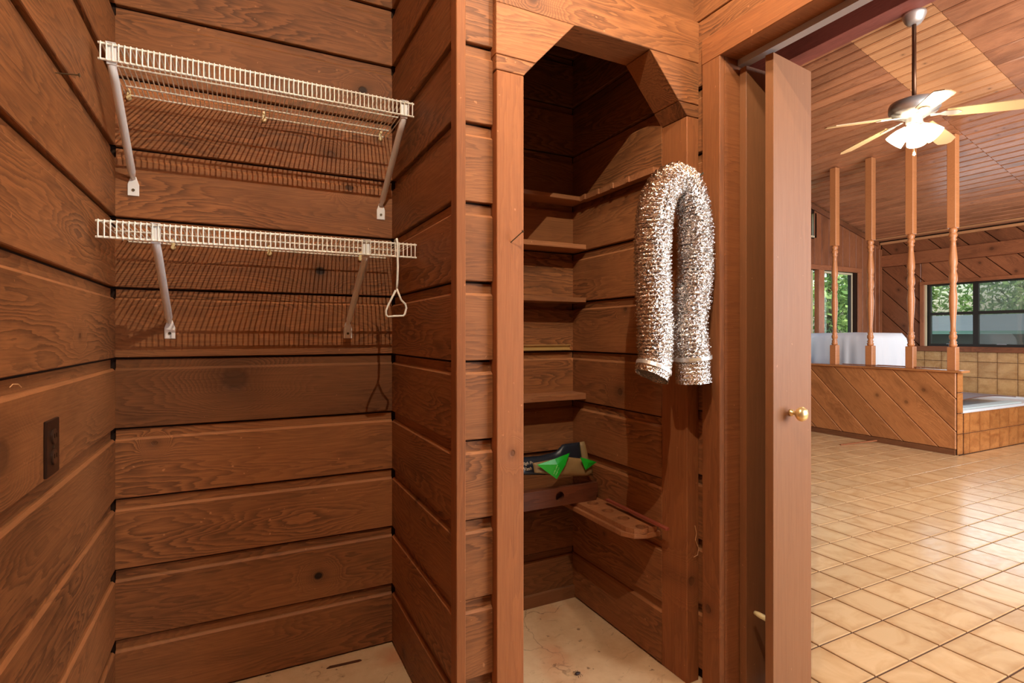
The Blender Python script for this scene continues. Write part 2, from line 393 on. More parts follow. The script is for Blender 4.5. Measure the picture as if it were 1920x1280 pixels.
wl_ = wall('wall_left', XL-.075, XL-.018, -1.2, YB+.0, 0, ZC)
def kl(u, v, r):
    p = onx(u, v, XL); k = int((p.z-Z0)//PITCH); return k, (p.y+1.2, r, p.z-Z0-k*PITCH)
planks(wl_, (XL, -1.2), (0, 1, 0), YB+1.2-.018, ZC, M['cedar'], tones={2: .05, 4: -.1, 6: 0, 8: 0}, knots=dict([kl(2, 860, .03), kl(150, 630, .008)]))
# partition between nook and pantry
wm = wall('wall_middle', XN+.018, .645, YP+.018, YB, 0, ZC)
def km(u, v, r):
    p = onx(u, v, XN); k = int((p.z-Z0)//PITCH); return k, (YB-p.y-.018, r, p.z-Z0-k*PITCH)
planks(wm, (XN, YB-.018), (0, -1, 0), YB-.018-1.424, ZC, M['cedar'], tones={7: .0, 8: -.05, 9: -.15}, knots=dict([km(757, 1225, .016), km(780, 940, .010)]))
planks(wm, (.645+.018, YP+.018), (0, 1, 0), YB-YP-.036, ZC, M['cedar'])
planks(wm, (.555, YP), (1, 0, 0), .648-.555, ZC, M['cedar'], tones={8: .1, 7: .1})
board('trim_1', (XN+.026, 1.386, 0), (0, 0, 1), (-1, 0, 0), ZC, .028, .04, M['post'], wm, tone=-.12)
# pantry front above the arch
wt = wall('wall_pantry_front', .645, XR, YP+.018, YP+.08, 2.285, ZC)
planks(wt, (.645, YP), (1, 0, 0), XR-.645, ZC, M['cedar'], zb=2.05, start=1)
# pantry right wall
wq = wall('wall_pantry_right', XQ+.018, XR+.02, 1.50, YB, 0, ZC)
def kq(u, v, r):
    p = onx(u, v, XQ); k = int((p.z-Z0)//PITCH); return k, (YB-p.y, r, p.z-Z0-k*PITCH)
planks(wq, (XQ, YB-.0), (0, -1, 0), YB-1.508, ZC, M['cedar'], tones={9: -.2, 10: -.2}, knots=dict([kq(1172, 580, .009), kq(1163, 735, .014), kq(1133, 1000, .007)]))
base = board('baseboard_back', (.65, YB-.033, 0), (1, 0, 0), (0, 0, 1), XQ-.65, .055, .014, M['shelfwood'], None, tone=-.25); base['kind'] = 'structure'
# right wall with the doorway
YD = 1.272; YD2 = .20; ZH = 2.118
wr = wall('wall_right', XR+.018, 1.53, YD+.02, YP+.10, 0, ZC)
planks(wr, (XR, YP+.018), (0, -1, 0), YP-YD-.0, 2.0605, M['cedar'], zb=.042)
wr2 = wall('wall_above_door', XR+.018, 1.53, YD2-.02, YD+.02, ZH+.02, ZC)
planks(wr2, (XR, YP), (0, -1, 0), YP-YD2, ZC, M['cedar'], zb=2.2925)
o = MB().prism([(0, 0), (YP-YD-.022, 0), (YP-YD-.022, .074), (YP-YD2, .074), (YP-YD2, .222), (0, .222)], 1, 0, .018).build('plank', M['cedar'], wr2, mtx=frame((XR, YP, 2.064), (0, -1, 0), (0, 0, 1)))
wr3 = wall('wall_right_near', XR+.018, 1.53, -1.2, YD2-.02, 0, ZC)
planks(wr3, (XR, YD2-.09), (0, -1, 0), YD2-.09+1.2, ZC, M['cedar'])
wf = wall('wall_front', XL-.05, 1.53, -1.26, -1.2, 0, ZC)
planks(wf, (XR, -1.2+.018-.018), (-1, 0, 0), XR-XL, ZC, M['cedar'])
wall('ceiling', XL-.1, 1.60, -1.3, YB+.1, ZC, ZC+.08, 'ceilplaster')
# doorway casing and jambs
tr = thing('door_casing', (1.41, YD, 0), 'cedar casing and jamb around the closet doorway beside the folded doors', 'door frame')
tr['kind'] = 'structure'; del tr['category']; tr.name = 'trim_2'; WM['trim_2'] = WM['door_casing']
board('side_casing', (1.405, YD+.002, 0), (0, 0, 1), (0, 1, 0), ZH-.001, .076, .022, M['post'], tr, tone=-.05, knot=(.28, .012, .05))
board('head_casing', (1.405, YD+.078, ZH), (0, -1, 0), (0, 0, 1), YD-YD2+.17, .085, .022, M['post'], tr, tone=.1)
board('side_casing', (1.405, YD2-.078, 0), (0, 0, 1), (0, 1, 0), ZH-.001, .076, .022, M['post'], tr)
MB().box(1.427, 1.540, YD, YD+.02, 0, ZH).build('jamb', M['post'], tr, loc=(1.43, YD, 0))['tone'] = -.05
MB().box(1.427, 1.540, YD2-.02, YD2, 0, ZH).build('jamb', M['post'], tr, loc=(1.43, YD2, 0))
MB().box(1.427, 1.540, YD2-.02, YD+.02, ZH, ZH+.02).build('head_jamb', M['post'], tr, mtx=None, loc=(1.43, YD2, ZH))
tk = MB().box(1.484, 1.517, YD2, YD-.002, ZH-.020, ZH).build('door_track', M['track'], loc=(1.5, YD, ZH))
tag(tk, 'grey metal folding-door track fixed under the doorway head', 'track')

# ------------------------------------------------------------------ arch of the pantry
ar = thing('arch_frame', (1.04, 1.45, 0), 'octagonal-topped cedar frame of the pantry opening', 'frame'); del ar['category']; ar['kind'] = 'structure'; ar.name = 'trim_3'; WM['trim_3'] = WM['arch_frame']
Y1, Y2 = 1.386, 1.512
board('header_board', (.648, Y1, 2.146), (1, 0, 0), (0, 0, 1), XR-.648, .142, Y2-Y1, M['cedar'], ar, tone=.28, knot=(.12, .02, .05))
def poly(name, pts, tone, x0, z0):
    o = MB().prism([(p[0], p[1]) for p in pts], 1, Y1, Y2).build(name, M['cedar'], ar, loc=(x0, Y1, z0), bevel=.0015, segs=1); o['tone'] = tone; o['knot'] = [0., 0., 0.]
poly('corner_block', [(.648, 2.0), (.777, 2.0), (.913, 2.146), (.648, 2.146)], .25, .65, 2.0)
poly('corner_block', [(.648, 1.955), (.737, 1.955), (.776, 1.998), (.648, 1.998)], .25, .65, 1.95)
poly('corner_block', [(1.335, 2.0), (XR, 2.0), (XR, 2.144), (1.209, 2.144)], .1, 1.3, 2.0)
poly('corner_block', [(1.372, 1.955), (XR, 1.955), (XR, 1.998), (1.337, 1.998)], .1, 1.3, 1.95)
board('post', (.648, Y1, 0), (0, 0, 1), (-1, 0, 0), 1.955, -.089, Y2-Y1, M['post'], ar) if False else None
o = MB().box(.648, .737, Y1, Y2, 0, 1.953).build('post', M['post'], ar, mtx=None, loc=(.648, Y1, 0), bevel=.002, segs=1)
def upright(name, x0, x1, y0, y1, z0, z1, mat, parent, tone=0, knot=None, bevel=.002):
    """vertical member: local X up"""
    m = frame((x0, y0, z0), (0, 0, 1), (1, 0, 0))       # local y = z cross x = X x Z = -Y
    b = MB().box(0, z1-z0, -(y1-y0), 0, 0, x1-x0).build(name, mat, parent, mtx=m, bevel=bevel, segs=1)
    b['tone'] = float(tone); b['knot'] = [float(q) for q in (knot or (0, 0, 0))]; return b
bpy.data.objects.remove(o)
upright('post', .650, .737, Y1, Y2, 0, 1.953, M['post'], ar, tone=.12, knot=(.86, .008, .05))
upright('post', 1.372, XR, Y1, Y2, 0, 1.953, M['post'], ar, tone=.0, knot=(.35, .014, .02))

# ------------------------------------------------------------------ folding door
fd = thing('folding_door', (1.60, 1.2, 0), 'plain brown folding door folded back against the jamb, brass knob', 'door')
ZD = 2.088
def panel(p0, p1, th):
    p0 = Vector((*p0, 0)); p1 = Vector((*p1, 0)); d = (p1-p0)
    m = frame((p0.x, p0.y, .02), (0, 0, 1), d.normalized()); L = d.length
    # local y = zdir x xdir ; choose thickness toward +y world
    b = MB().box(0, ZD-.02, *((0, th) if (d.normalized().cross(Vector((0, 0, 1)))).y > 0 else (-th, 0)), 0, L)
    return b.build('door_panel', M['door'], fd, mtx=m, bevel=.001, segs=1)
pa = panel((1.489, 1.240), (1.715, 1.236), .027)
pb = panel((1.494, 1.143), (1.7197, 1.171), .027)
for p in (pa, pb): p['tone'] = 0.; p['knot'] = [0., 0., 0.]
kc = onx(1503, 776, 1.62); kc = ony(1502, 776, 1.118)
kb = MB(); kb.lathe([(.011, .036), (.011, .031), (.006, .028), (.006, .016), (.016, .011), (.022, .003), (.0235, -.004), (.019, -.013), (.009, -.018)], kc, 20, 1)
kb.build('knob', M['brass'], fd, smooth=True, loc=kc)
pc = ony(1412, 1155, 1.20)
MB().tube([(1.497, 1.214, pc.z), (1.497, 1.198, pc.z), (1.497, 1.171, pc.z)], [.006, .0085, .0085], 12).build('bumper', M['clip'], fd, smooth=True, loc=(1.497, 1.2, pc.z))

# ------------------------------------------------------------------ wire shelves
def curve_pts(c, r, a0, a1, n, plane='yz'):
    return [(c[0], c[1]+r*math.cos(a0+(a1-a0)*i/n), c[2]+r*math.sin(a0+(a1-a0)*i/n)) for i in range(n+1)]
def wire_shelf(zd, xa, xb, bx, fz, clips, label, yf=1.752, n=64):
    t = thing('wire_shelf', ((xa+xb)/2, YB-.02, zd), label, 'shelf', 'white wire shelves')
    yb = 2.092
    for (y, z, r) in ((yf, zd, .0032), (yf+.0, zd-.042, .0032), (yf+.125, zd-.003, .0027), (yf+.262, zd-.003, .0027), (yb, zd-.001, .0026)):
        inset = 0 if y < yf+.05 else .02
        MB().tube([(xa+inset, y, z), (xb-inset, y, z)], r, 8).build('rail', M['vinylwire'], t, smooth=False, loc=(xa, y, z))
    pts = [(0, yb, .0018), (0, yf-.001, .0035), (0, yf-.0042, .002), (0, yf-.0042, -.038), (0, yf-.0040, -.044)]
    me = None
    for i in range(n+1):
        x = xa+.006+(xb-xa-.012)*i/n
        loc = (x, 0, zd)
        if me is None:
            o = MB().tube(pts, .0019, 6).build('wire', M['vinylwire'], t, mtx=Matrix.Translation(loc)); me = o.data
        else: link('wire', me, None, t, Matrix.Translation(loc))
    for x in bx:       # diagonal braces
        b = MB(); top = (x, yf+.010, zd-.006); foot = (x, YB-.022, fz+.035)
        P = [top, (x, yf+.014, zd-.05), (x, yf+.05, zd-.05-(zd-.05-fz-.035)*.1), (x, yf+.05+(foot[1]-yf-.05)*.9, zd-.05-(zd-.05-fz-.035)*.92), foot]
        b.tube(P, [.0065, .0078, .0082, .0082, .004], 10, sx=1.35, up=(0, 1, 0))
        br = b.build('brace', M['bracket'], t, smooth=True, loc=(x, YB-.02, fz))
        f = MB(); hw = .0155
        f.prism([(x-hw, fz-.018), (x+hw, fz-.018), (x+hw, fz+.018), (x+hw*.45, fz+.044), (x-hw*.45, fz+.044), (x-hw, fz+.018)], 1, YB-.0215, YB-.0182)
        f.build('foot_plate', M['bracket'], br, loc=(x, YB-.02, fz), bevel=.001, segs=1)
        MB().lathe([(.0045, -.0245), (.0045, -.0205)], (x, YB, fz), 10, 1).build('screw', M['screw'], br, loc=(x, YB-.02, fz))
        h = MB(); h.box(x-.012, x+.012, yf-.006, yf+.014, zd+.0025, zd+.005).box(x-.011, x+.011, yf+.004, yf+.018, zd-.05, zd+.003)
        h.build('hook', M['bracket'], br, loc=(x, yf, zd), bevel=.001, segs=1)
    for x in clips:
        c = MB(); c.box(x-.005, x+.005, yb-.006, YB-.0182, zd-.018, zd+.012).lathe([(.006, yb-.010), (.008, yb-.006), (.008, YB-.0185)], (x, 0, zd-.012), 12, 1)
        c.lathe([(.0045, yb-.012), (.0045, YB-.0185)], (x, 0, zd+.012), 10, 1)
        c.build('wall_clip', M['clip'], t, loc=(x, yb, zd))
    return t
cl = lambda u, v: ony(u, v, YB-.018).x
wire_shelf(1.968, -.333, .517, (-.305, .486), 1.664, [cl(242, 180), cl(495, 225), cl(713, 260)], 'upper white wire shelf on the nook back wall, hung high above the other')
wire_shelf(1.500, -.338, .526, (-.206, .362), 1.206, [cl(325, 460), cl(505, 470), cl(675, 485)], 'lower white wire shelf on the nook back wall, a loop hanging from its end')
# loop hanger
yh = 1.742
def hp(u, v, y=yh): return ony(u, v, y)
p = [(hp(743, 452).x, 1.762, 1.487), (hp(743, 452).x, 1.760, 1.512), hp(744, 448), hp(745, 456), hp(746, 500), hp(745, 530), hp(744, 541)]
lp = [hp(744, 541), hp(752, 562), hp(760, 584-14), hp(762, 577), hp(759, 589), hp(756, 592), hp(740, 592.5), hp(727, 593.5), hp(724, 590), hp(724, 582), hp(728, 572), hp(736, 556), hp(742, 544)]
t = MB().tube(p, [.0022, .0026]+[.0038]*5, 8).tube([Vector(q)-Vector((0, .0, 0)) for q in lp], .0034, 8).build('hanging_loop', M['vinylwire'], smooth=True, loc=hp(744, 541))
tag(t, 'white triangular wire loop hanging from the right end of the lower wire shelf', 'hanger')

# ------------------------------------------------------------------ small things on closet walls
a = onx(82, 790, XL); b_ = onx(105, 782, XL); zt = (onx(93, 786, XL).z); zb = onx(93, 890, XL).z
yy0, yy1 = onx(81, 840, XL).y, onx(105, 840, XL).y
ot = thing('wall_outlet', (XL, (yy0+yy1)/2, (zt+zb)/2), 'dark brown double power outlet on the left plank wall', 'outlet')
ym = (yy0+yy1)/2; zm = (zt+zb)/2
MB().box(XL, XL+.006, yy0, yy1, zb, zt).build('cover_plate', M['outlet'], ot, bevel=.002, loc=(XL, ym, zm))
for dz in (-.021, .021):
    f = MB().lathe([(.0165, 0), (.0165, .0085), (.015, .0095)], (XL, ym, zm+dz), 20, 0).build('socket', M['outletface'], ot, loc=(XL, ym, zm+dz))
    MB().box(XL+.0093, XL+.0099, ym-.008, ym-.0055, zm+dz-.002, zm+dz+.007).box(XL+.0093, XL+.0099, ym+.0055, ym+.008, zm+dz-.002, zm+dz+.007).build('slot', M['black'], f, loc=(XL+.009, ym, zm+dz))
MB().lathe([(.003, 0), (.003, .0075)], (XL, ym, zm), 10, 0).build('screw', M['screw'], ot, loc=(XL, ym, zm))
def nail(p0, p1, r, label):
    p0 = Vector(p0); p1 = Vector(p1); d = (p1-p0).normalized()
    o = MB().tube([p0-d*.01, p1-d*.002], r, 8).tube([p1-d*.002, p1], r*2.6, 10).build('nail', M['screw'], loc=p0)
    tag(o, label, 'nail')
q = onx(107, 137, XL); nail(q, ony(150, 141, q.y-.005), .0016, 'bent nail sticking out of the upper left plank wall')
q = ony(958, 454, Y1); nail(q, ony(981, 433, Y1-.035), .0016, 'nail sticking out of the left post of the pantry arch')
pts = [ony(u, v, YP-.03) for u, v in ((1303, 985), (1306, 1000), (1304, 1012), (1310, 1028), (1308, 1040), (1301, 1044))]
tag(MB().tube(pts, .0009, 5).build('thread', M['cord'], loc=pts[0]), 'pale loose thread stuck to the right post of the pantry arch', 'thread')
pts = [onx(u, v, XL+.004) for u, v in ((18, 726), (24, 720), (34, 720), (40, 726))]
tag(MB().tube(pts, .0009, 5).build('thread', M['cord'], loc=pts[0]), 'pale wisp of fibre caught in the left wall joint above the outlet', 'thread')
q0, q1 = onz(612, 1252, .0015), onz(678, 1237, .0015)  # flat strip added to stand for a dark slit-like floor mark
d = (q1-q0).normalized(); m_ = frame(q0, d, (-d.y, d.x, 0))
st = MB().prism([(0, -.004), (.01, -.006), ((q1-q0).length-.01, -.006), ((q1-q0).length, -.002), ((q1-q0).length-.006, .005), (.012, .006)], 2, -.0012, .0016).build('dark_strip', M['darkwood'], mtx=Matrix.Translation(q0) @ Matrix.Rotation(math.atan2(d.y, d.x), 4, 'Z'))
tag(st, 'thin dark strip standing for a mark on the pale nook floor', 'dark_strip')
q = onz(1083, 1262, .004); bb = MB().lathe([(.001, -.012), (.005, -.007), (.006, .002), (.003, .010)], q, 8, 0)
for k in range(6):
    s_ = -1 if k % 2 else 1; bb.tube([q+Vector((-.004+.004*(k//2), s_*.003, 0)), q+Vector((-.006+.007*(k//2), s_*.013, .001)), q+Vector((-.008+.009*(k//2), s_*.018, -.003))], .0007, 4)
tag(bb.build('dead_bug', M['bug'], loc=q), 'dark dead bug on the pale pantry floor', 'insect')

# ------------------------------------------------------------------ pantry shelves
YS = 1.985
def zat(u, v, y): return ony(u, v, y).z
def pshelf(v0, v1, label, tone=0, th=None, rough=False):
    z1 = zat(1020, v0, YS); z0 = zat(1020, v1, YS)
    o = board('pantry_shelf', (.665, YS, z0), (1, 0, 0), (0, 0, 1), XQ-.665-.001, z1-z0, YB-.018-YS, M['shelfwood'], tone=tone)
    tag(o, label, 'shelf', 'wooden shelves on the pantry back wall'); return z0, z1
s1 = pshelf(359, 367.5, 'topmost pantry shelf, level with the notched rail', .05)
s2 = pshelf(451.5, 461, 'pantry shelf second from the top, with a clean pale edge', .35)
s3 = pshelf(555, 564.5, 'pantry shelf third from the top, with a rough splintered edge', -.05)
s4 = pshelf(741.5, 753.5, 'pantry shelf fourth from the top, above the bags', .05)
z0 = .470
o = board('pantry_shelf', (.665, YS, z0), (1, 0, 0), (0, 0, 1), XQ-.665-.001, .022, YB-.018-YS, M['shelfwood'], tone=0)
tag(o, 'lowest pantry shelf, under the wood block and bags', 'shelf', 'wooden shelves on the pantry back wall')
# notched rail on the right wall
zr = s1[1]; nr = MB(); y = YS; xr0 = XQ-.034
prof = [(XQ, 1.515), (XQ, YS), (xr0, YS)]
yk = YS-.03
for i in range(4):
    prof += [(xr0, yk), (xr0+.012, yk-.004), (xr0+.012, yk-.016), (xr0, yk-.018)] if False else [(xr0, yk), (xr0-.007, yk-.001), (xr0-.007, yk-.016), (xr0, yk-.017)]
    yk -= .098
prof += [(xr0, 1.515)]
o = MB().prism(prof, 2, zr-.022, zr).build('notched_rail', M['shelfwood'], loc=(XQ, 1.7, zr)); o['tone'] = .1
tag(o, 'narrow notched wooden rail high on the pantry right wall', 'rail')
zz = zat(1020, 651, YB-.018)
x1 = ony(1068, 651, YB-.02).x
o = MB().box(.67, x1, YB-.030, YB-.0185, zz-.013, zz-.009).box(.67, x1, YB-.022, YB-.0185, zz-.013, zz+.012).box(.67, x1, YB-.030, YB-.0185, zz+.008, zz+.012).build('metal_rail', M['gold'], loc=(1, YB-.02, zz))
tag(o, 'gold coloured metal rail on the pantry back wall', 'rail')
# bottle rack: board with round holes along the right wall
zt = .505; xa_, xb_ = 1.237, XQ
rk = thing('bottle_rack', (1.30, 1.75, zt), 'wooden rack board with round holes along the pantry right wall', 'rack')
def hole_ring(c, rad, polyg, seg=24):
    """ring of a round hole and matching points on a convex outline, corners kept"""
    A = sorted(set([2*math.pi*j/seg-math.pi for j in range(seg)]+[math.atan2(p[1]-c[1], p[0]-c[0]) for p in polyg]))
    ring = []; out = []
    for a in A:
        d = (math.cos(a), math.sin(a)); best = 1e9
        for i in range(len(polyg)):
            p, q = polyg[i], polyg[(i+1) % len(polyg)]; e = (q[0]-p[0], q[1]-p[1]); den = d[0]*e[1]-d[1]*e[0]
            if abs(den) < 1e-12: continue
            w_ = (p[0]-c[0], p[1]-c[1]); t_ = (w_[0]*e[1]-w_[1]*e[0])/den; u_ = (w_[0]*d[1]-w_[1]*d[0])/den
            if t_ > 0 and -1e-6 <= u_ <= 1+1e-6: best = min(best, t_)
        ring.append((c[0]+rad*d[0], c[1]+rad*d[1])); out.append((c[0]+best*d[0], c[1]+best*d[1]))
    return ring, out
def plate_with_holes(x0, x1, y0, y1, z0, z1, holes, rad, rc, name, parent):
    """rounded plate, with through holes cut by bmesh polygon bridging (strip grid around every hole)"""
    me = MB(); seg = 24
    ys = sorted([y0+rc]+[c for c in holes]+[y1]); cuts = [y0]+[(holes[i]+holes[i+1])/2 for i in range(len(holes)-1)]+[y1]
    xc = 1.302
    for i, hy in enumerate(holes):
        ya, yb_ = cuts[i], cuts[i+1]
        pg = [(x0, ya), (x1, ya), (x1, yb_), (x0, yb_)] if i else [(x0, ya+rc*.9), (x0+rc*.28, ya+rc*.3), (x0+rc*.85, ya), (x1-rc*.3, ya), (x1, ya+rc*.2), (x1, yb_), (x0, yb_)]
        ring, outer = hole_ring((xc, hy), rad, pg, seg)
        n = len(ring)
        for z, flip in ((z1, 0), (z0, 1)):
            V = [(p[0], p[1], z) for p in ring]+[(p[0], p[1], z) for p in outer]
            me.add(V, [((j, (j+1) % n, n+(j+1) % n, n+j) if flip else (j, n+j, n+(j+1) % n, (j+1) % n)) for j in range(n)])
        me.add([(p[0], p[1], z1) for p in ring]+[(p[0], p[1], z0) for p in ring], [(j, (j+1) % n, n+(j+1) % n, n+j) for j in range(n)])
        me.add([(p[0], p[1], z1) for p in outer]+[(p[0], p[1], z0) for p in outer], [(j, n+j, n+(j+1) % n, (j+1) % n) for j in range(n)])
    return me
holes = []
for u, v in ((1205, 987), (1168, 971), (1139, 957), (1112, 943)): holes.append(onz(u, v, zt).y)
hx = onz(1168, 971, zt).x
up_ = plate_with_holes(xa_+.012, xb_, 1.517, 1.985, zt-.018, zt, holes, .0235, .05, 'rack_top', rk)
o = up_.build('rack_top', M['shelfwood'], rk, loc=(1.30, 1.75, zt)); o['tone'] = .12
lo = MB().prism([(xb_, 1.512), (1.305, 1.512), (1.262, 1.530), (xa_, 1.575), (xa_, 1.985), (xb_, 1.985)], 2, zt-.036, zt-.018).build('rack_base', M['shelfwood'], rk, bevel=.0015, segs=1, loc=(1.30, 1.75, zt-.03)); lo['tone'] = .12
MB().lathe([(.012, zt-.017), (.016, zt-.012), (.006, zt-.010)], (hx+.000, holes[0], 0), 16, 2).build('ring', M['screw'], rk, smooth=True, loc=(hx, holes[0], zt-.015))
o = MB().prism([(.665, 1.50), (.728, 1.50), (.745, 1.515), (.752, 1.54), (.752, 1.98), (.665, 1.98)], 2, .225, .272).build('side_shelf', M['shelfwood'], loc=(.7, 1.75, .25), bevel=.003); o['tone'] = .1
q = ony(990, 1055, 1.55)
dzz = q.z-.25; o.location.z += dzz
tag(o, 'rounded end of a wooden side shelf low behind the left arch post', 'shelf')
# red stick
p0, p1 = Vector((1.352, 1.803, zt+.016)), Vector((1.343, 1.440, zt+.012))
d = p1-p0
o = link('wood_stick', board_mesh(d.length, .016, .008), M['stickwood'], None, frame(p0, d, d.normalized().cross(Vector((0, 0, 1))).normalized()))
o['tone'] = .25; o['knot'] = [0., 0., 0.]
tag(o, 'reddish flat wooden stick lying across the holed rack board', 'stick')
# wood block with round hole
zb0 = zt+.001
q1 = ony(1126, 930, 1.875)
bx1 = min(q1.x, 1.352)
hb = MB(); y0b, y1b = 1.872, 1.905
hzc = .045; hxr = ony(1050, 912, y0b).x
xl0 = .70; tz = zb0+.073
ring, out = hole_ring((hxr, zb0+.038), .020, [(xl0, zb0), (bx1-.012, zb0), (bx1, zb0+.045), (bx1-.004, tz), (xl0, tz)], 20); n = len(ring)
for yy, fl_ in ((y0b, 0), (y1b, 1)):
    hb.add([(p[0], yy, p[1]) for p in ring]+[(p[0], yy, p[1]) for p in out], [(j, (j+1) % n, n+(j+1) % n, n+j) for j in range(n)])
hb.add([(p[0], y0b, p[1]) for p in ring]+[(p[0], y1b-.004, p[1]) for p in ring], [(j, (j+1) % n, n+(j+1) % n, n+j) for j in range(n)])
hb.add([(p[0], y0b, p[1]) for p in out]+[(p[0], y1b, p[1]) for p in out], [(j, (j+1) % n, n+(j+1) % n, n+j) for j in range(n)])
hb.add([(p[0], y1b-.004, p[1]) for p in ring], [tuple(range(n))])
wbk = hb.build('wood_block', M['darkwood'], loc=(1.1, y0b, zb0)); wbk['tone'] = .25
tag(wbk, 'dark wooden block with a round hole lying across shelf and rack', 'block')
# bags
def pillow(name, pts, y, thick, mat, nx=22, nz=10, parent=None, seed=1, lean=.03):
    """closed crumpled bag from an outline (top and bottom polylines as functions)"""
    top, bot = pts
    def interp(pl, s):
        for i in range(len(pl)-1):
            if pl[i][0] <= s <= pl[i+1][0]:
                f = (s-pl[i][0])/(pl[i+1][0]-pl[i][0]); return pl[i][1]*(1-f)+pl[i+1][1]*f
        return pl[-1][1]
    V = []; Fc = []
    for side in (-1, 1):
        for i in range(nx+1):
            u = top[0][0]+(top[-1][0]-top[0][0])*i/nx; tv, bv = interp(top, u), interp(bot, u)
            for j in range(nz+1):
                v = bv+(tv-bv)*j/nz; P = ony(u, v, y)
                e = (math.sin(math.pi*min(1, max(0, i/nx)))**.4)*(math.sin(math.pi*j/nz)**.5)
                nn = noise.noise(Vector((P.x*28+seed, side*3., P.z*36)))*.35+noise.noise(Vector((P.x*70+seed, side*3., P.z*80)))*.2
                P.y += side*thick*e*(1+nn)+lean*(j/nz)+.001*side
                V.append(P)
    m_ = (nx+1)*(nz+1)
    for s_ in (0, 1):
        for i in range(nx):
            for j in range(nz):
                q = [s_*m_+i*(nz+1)+j, s_*m_+(i+1)*(nz+1)+j, s_*m_+(i+1)*(nz+1)+j+1, s_*m_+i*(nz+1)+j+1]
                Fc.append(tuple(q if s_ == 0 else q[::-1]))
    for i in range(nx):
        for j in (0, nz): a_, b_ = i*(nz+1)+j, (i+1)*(nz+1)+j; Fc.append((a_, b_, b_+m_, a_+m_))
    for j in range(nz):
        for i in (0, nx): a_, b_ = i*(nz+1)+j, i*(nz+1)+j+1; Fc.append((a_, b_, b_+m_, a_+m_))
    b = MB(); b.add(V, Fc); c = V[0]
    return b.build(name, mat, parent, smooth=True, loc=c)
bag1 = pillow('paper_bag', ([(950, 866), (985, 860), (1020, 857), (1050, 849), (1062, 835), (1094, 831)], [(950, 889), (985, 890), (1094, 890)]), 1.905, .012, M['navy'], seed=4)
tag(bag1, 'dark navy printed bag lying behind the green label on the pantry shelf', 'bag')
pillow('bag_end', ([(1094, 831), (1104, 829.5), (1108, 856), (1112, 872)], [(1094, 890), (1104, 891), (1112, 891)]), 1.905, .009, M['tan'], 6, 8, bag1, 2)
def text(s, size, loc, mat, parent, rot=(R(90), 0, 0), name='lettering', bold=0):
    c = bpy.data.curves.new(name, 'FONT'); c.body = s; c.size = size; c.extrude = .0003; c.offset = bold; c.align_x = 'LEFT'
    tmp = bpy.data.objects.new('tmp', c); COL.objects.link(tmp); bpy.context.view_layer.update()
    me_ = bpy.data.meshes.new_from_object(tmp.evaluated_get(bpy.context.evaluated_depsgraph_get())); bpy.data.objects.remove(tmp)
    me_.materials.clear(); me_.materials.append(mat); o = bpy.data.objects.new(name, me_); COL.objects.link(o)
    mw = Matrix.Translation(loc) @ Matrix.Rotation(rot[2], 4, 'Z') @ Matrix.Rotation(rot[0], 4, 'X') @ Matrix.Rotation(rot[1], 4, 'Z')
    o.parent = parent; o.matrix_basis = PW(parent).inverted() @ mw; WM[o.name] = mw; return o
text('High Pr', .017, ony(978, 872, 1.886), M['txtpale'], bag1)
text('Wash', .020, ony(978, 883, 1.884), M['txtpale'], bag1)
bag2 = pillow('tan_bag', ([(1002, 869), (1020, 866), (1060, 857), (1090, 860), (1112, 866)], [(1002, 886), (1060, 892), (1100, 892), (1112, 886)]), 1.862, .013, M['tan'], seed=9, lean=.012)
tag(bag2, 'crumpled tan bag with bright green film in front of the navy bag', 'bag')
def film(pts, name, parent, y=1.846):
    P = [ony(u, v, y+dy) for u, v, dy in pts]; n = len(P)
    c = sum(P, Vector())/n-Vector((0, .005, 0)); V = P+[c]+[p+Vector((0, .0012, 0)) for p in P]+[c+Vector((0, .0012, 0))]
    f = [(i, (i+1) % n, n) for i in range(n)]+[(n+1+(i+1) % n, n+1+i, 2*n+1) for i in range(n)]+[(i, n+1+i, n+1+(i+1) % n, (i+1) % n) for i in range(n)]
    return MB().add(V, f).build(name, M['greenfilm'], parent, loc=P[0])
film([(1007, 871, 0), (1040, 860, -.002), (1068, 849, .003), (1060, 872, -.004), (1044, 898, -.004)], 'green_film', bag2)
film([(1088, 857, .0), (1104, 861, 0), (1119, 866, .004), (1098, 881, 0)], 'green_film', bag2)
text('FOLD FIRST', .0065, ony(1043, 891, 1.838), M['txtgreen'], bag2, rot=(R(90), R(62), 0))
text('OPEN HERE', .0075, ony(1039, 889, 1.838), M['txtgreen'], bag2, rot=(R(90), R(62), 0))

# ------------------------------------------------------------------ foil duct
def smooth_path(P, n):
    P = [Vector(p) for p in P]; out = []
    for i in range(len(P)-1):
        p0 = P[max(i-1, 0)]; p1 = P[i]; p2 = P[i+1]; p3 = P[min(i+2, len(P)-1)]
        for k in range(n):
            t_ = k/n; out.append(.5*((2*p1)+(-p0+p2)*t_+(2*p0-5*p1+4*p2-p3)*t_*t_+(-p0+3*p1-3*p2+p3)*t_**3))
    return out+[P[-1]]
yd = 1.322
cpts = [(1222, 706, -.012), (1228, 672, 0), (1229, 620, 0), (1226, 560, 0), (1224, 500, 0), (1225, 440, 0), (1230, 392, 0), (1240, 362, 0), (1262, 340, 0), (1284, 352, 0), (1298, 388, 0), (1303, 430, 0), (1304, 500, 0), (1298, 560, 0), (1292, 610, 0), (1297, 660, 0), (1301, 716, 0)]
path = smooth_path([ony(u, v, yd+dy) for u, v, dy in cpts], 40)
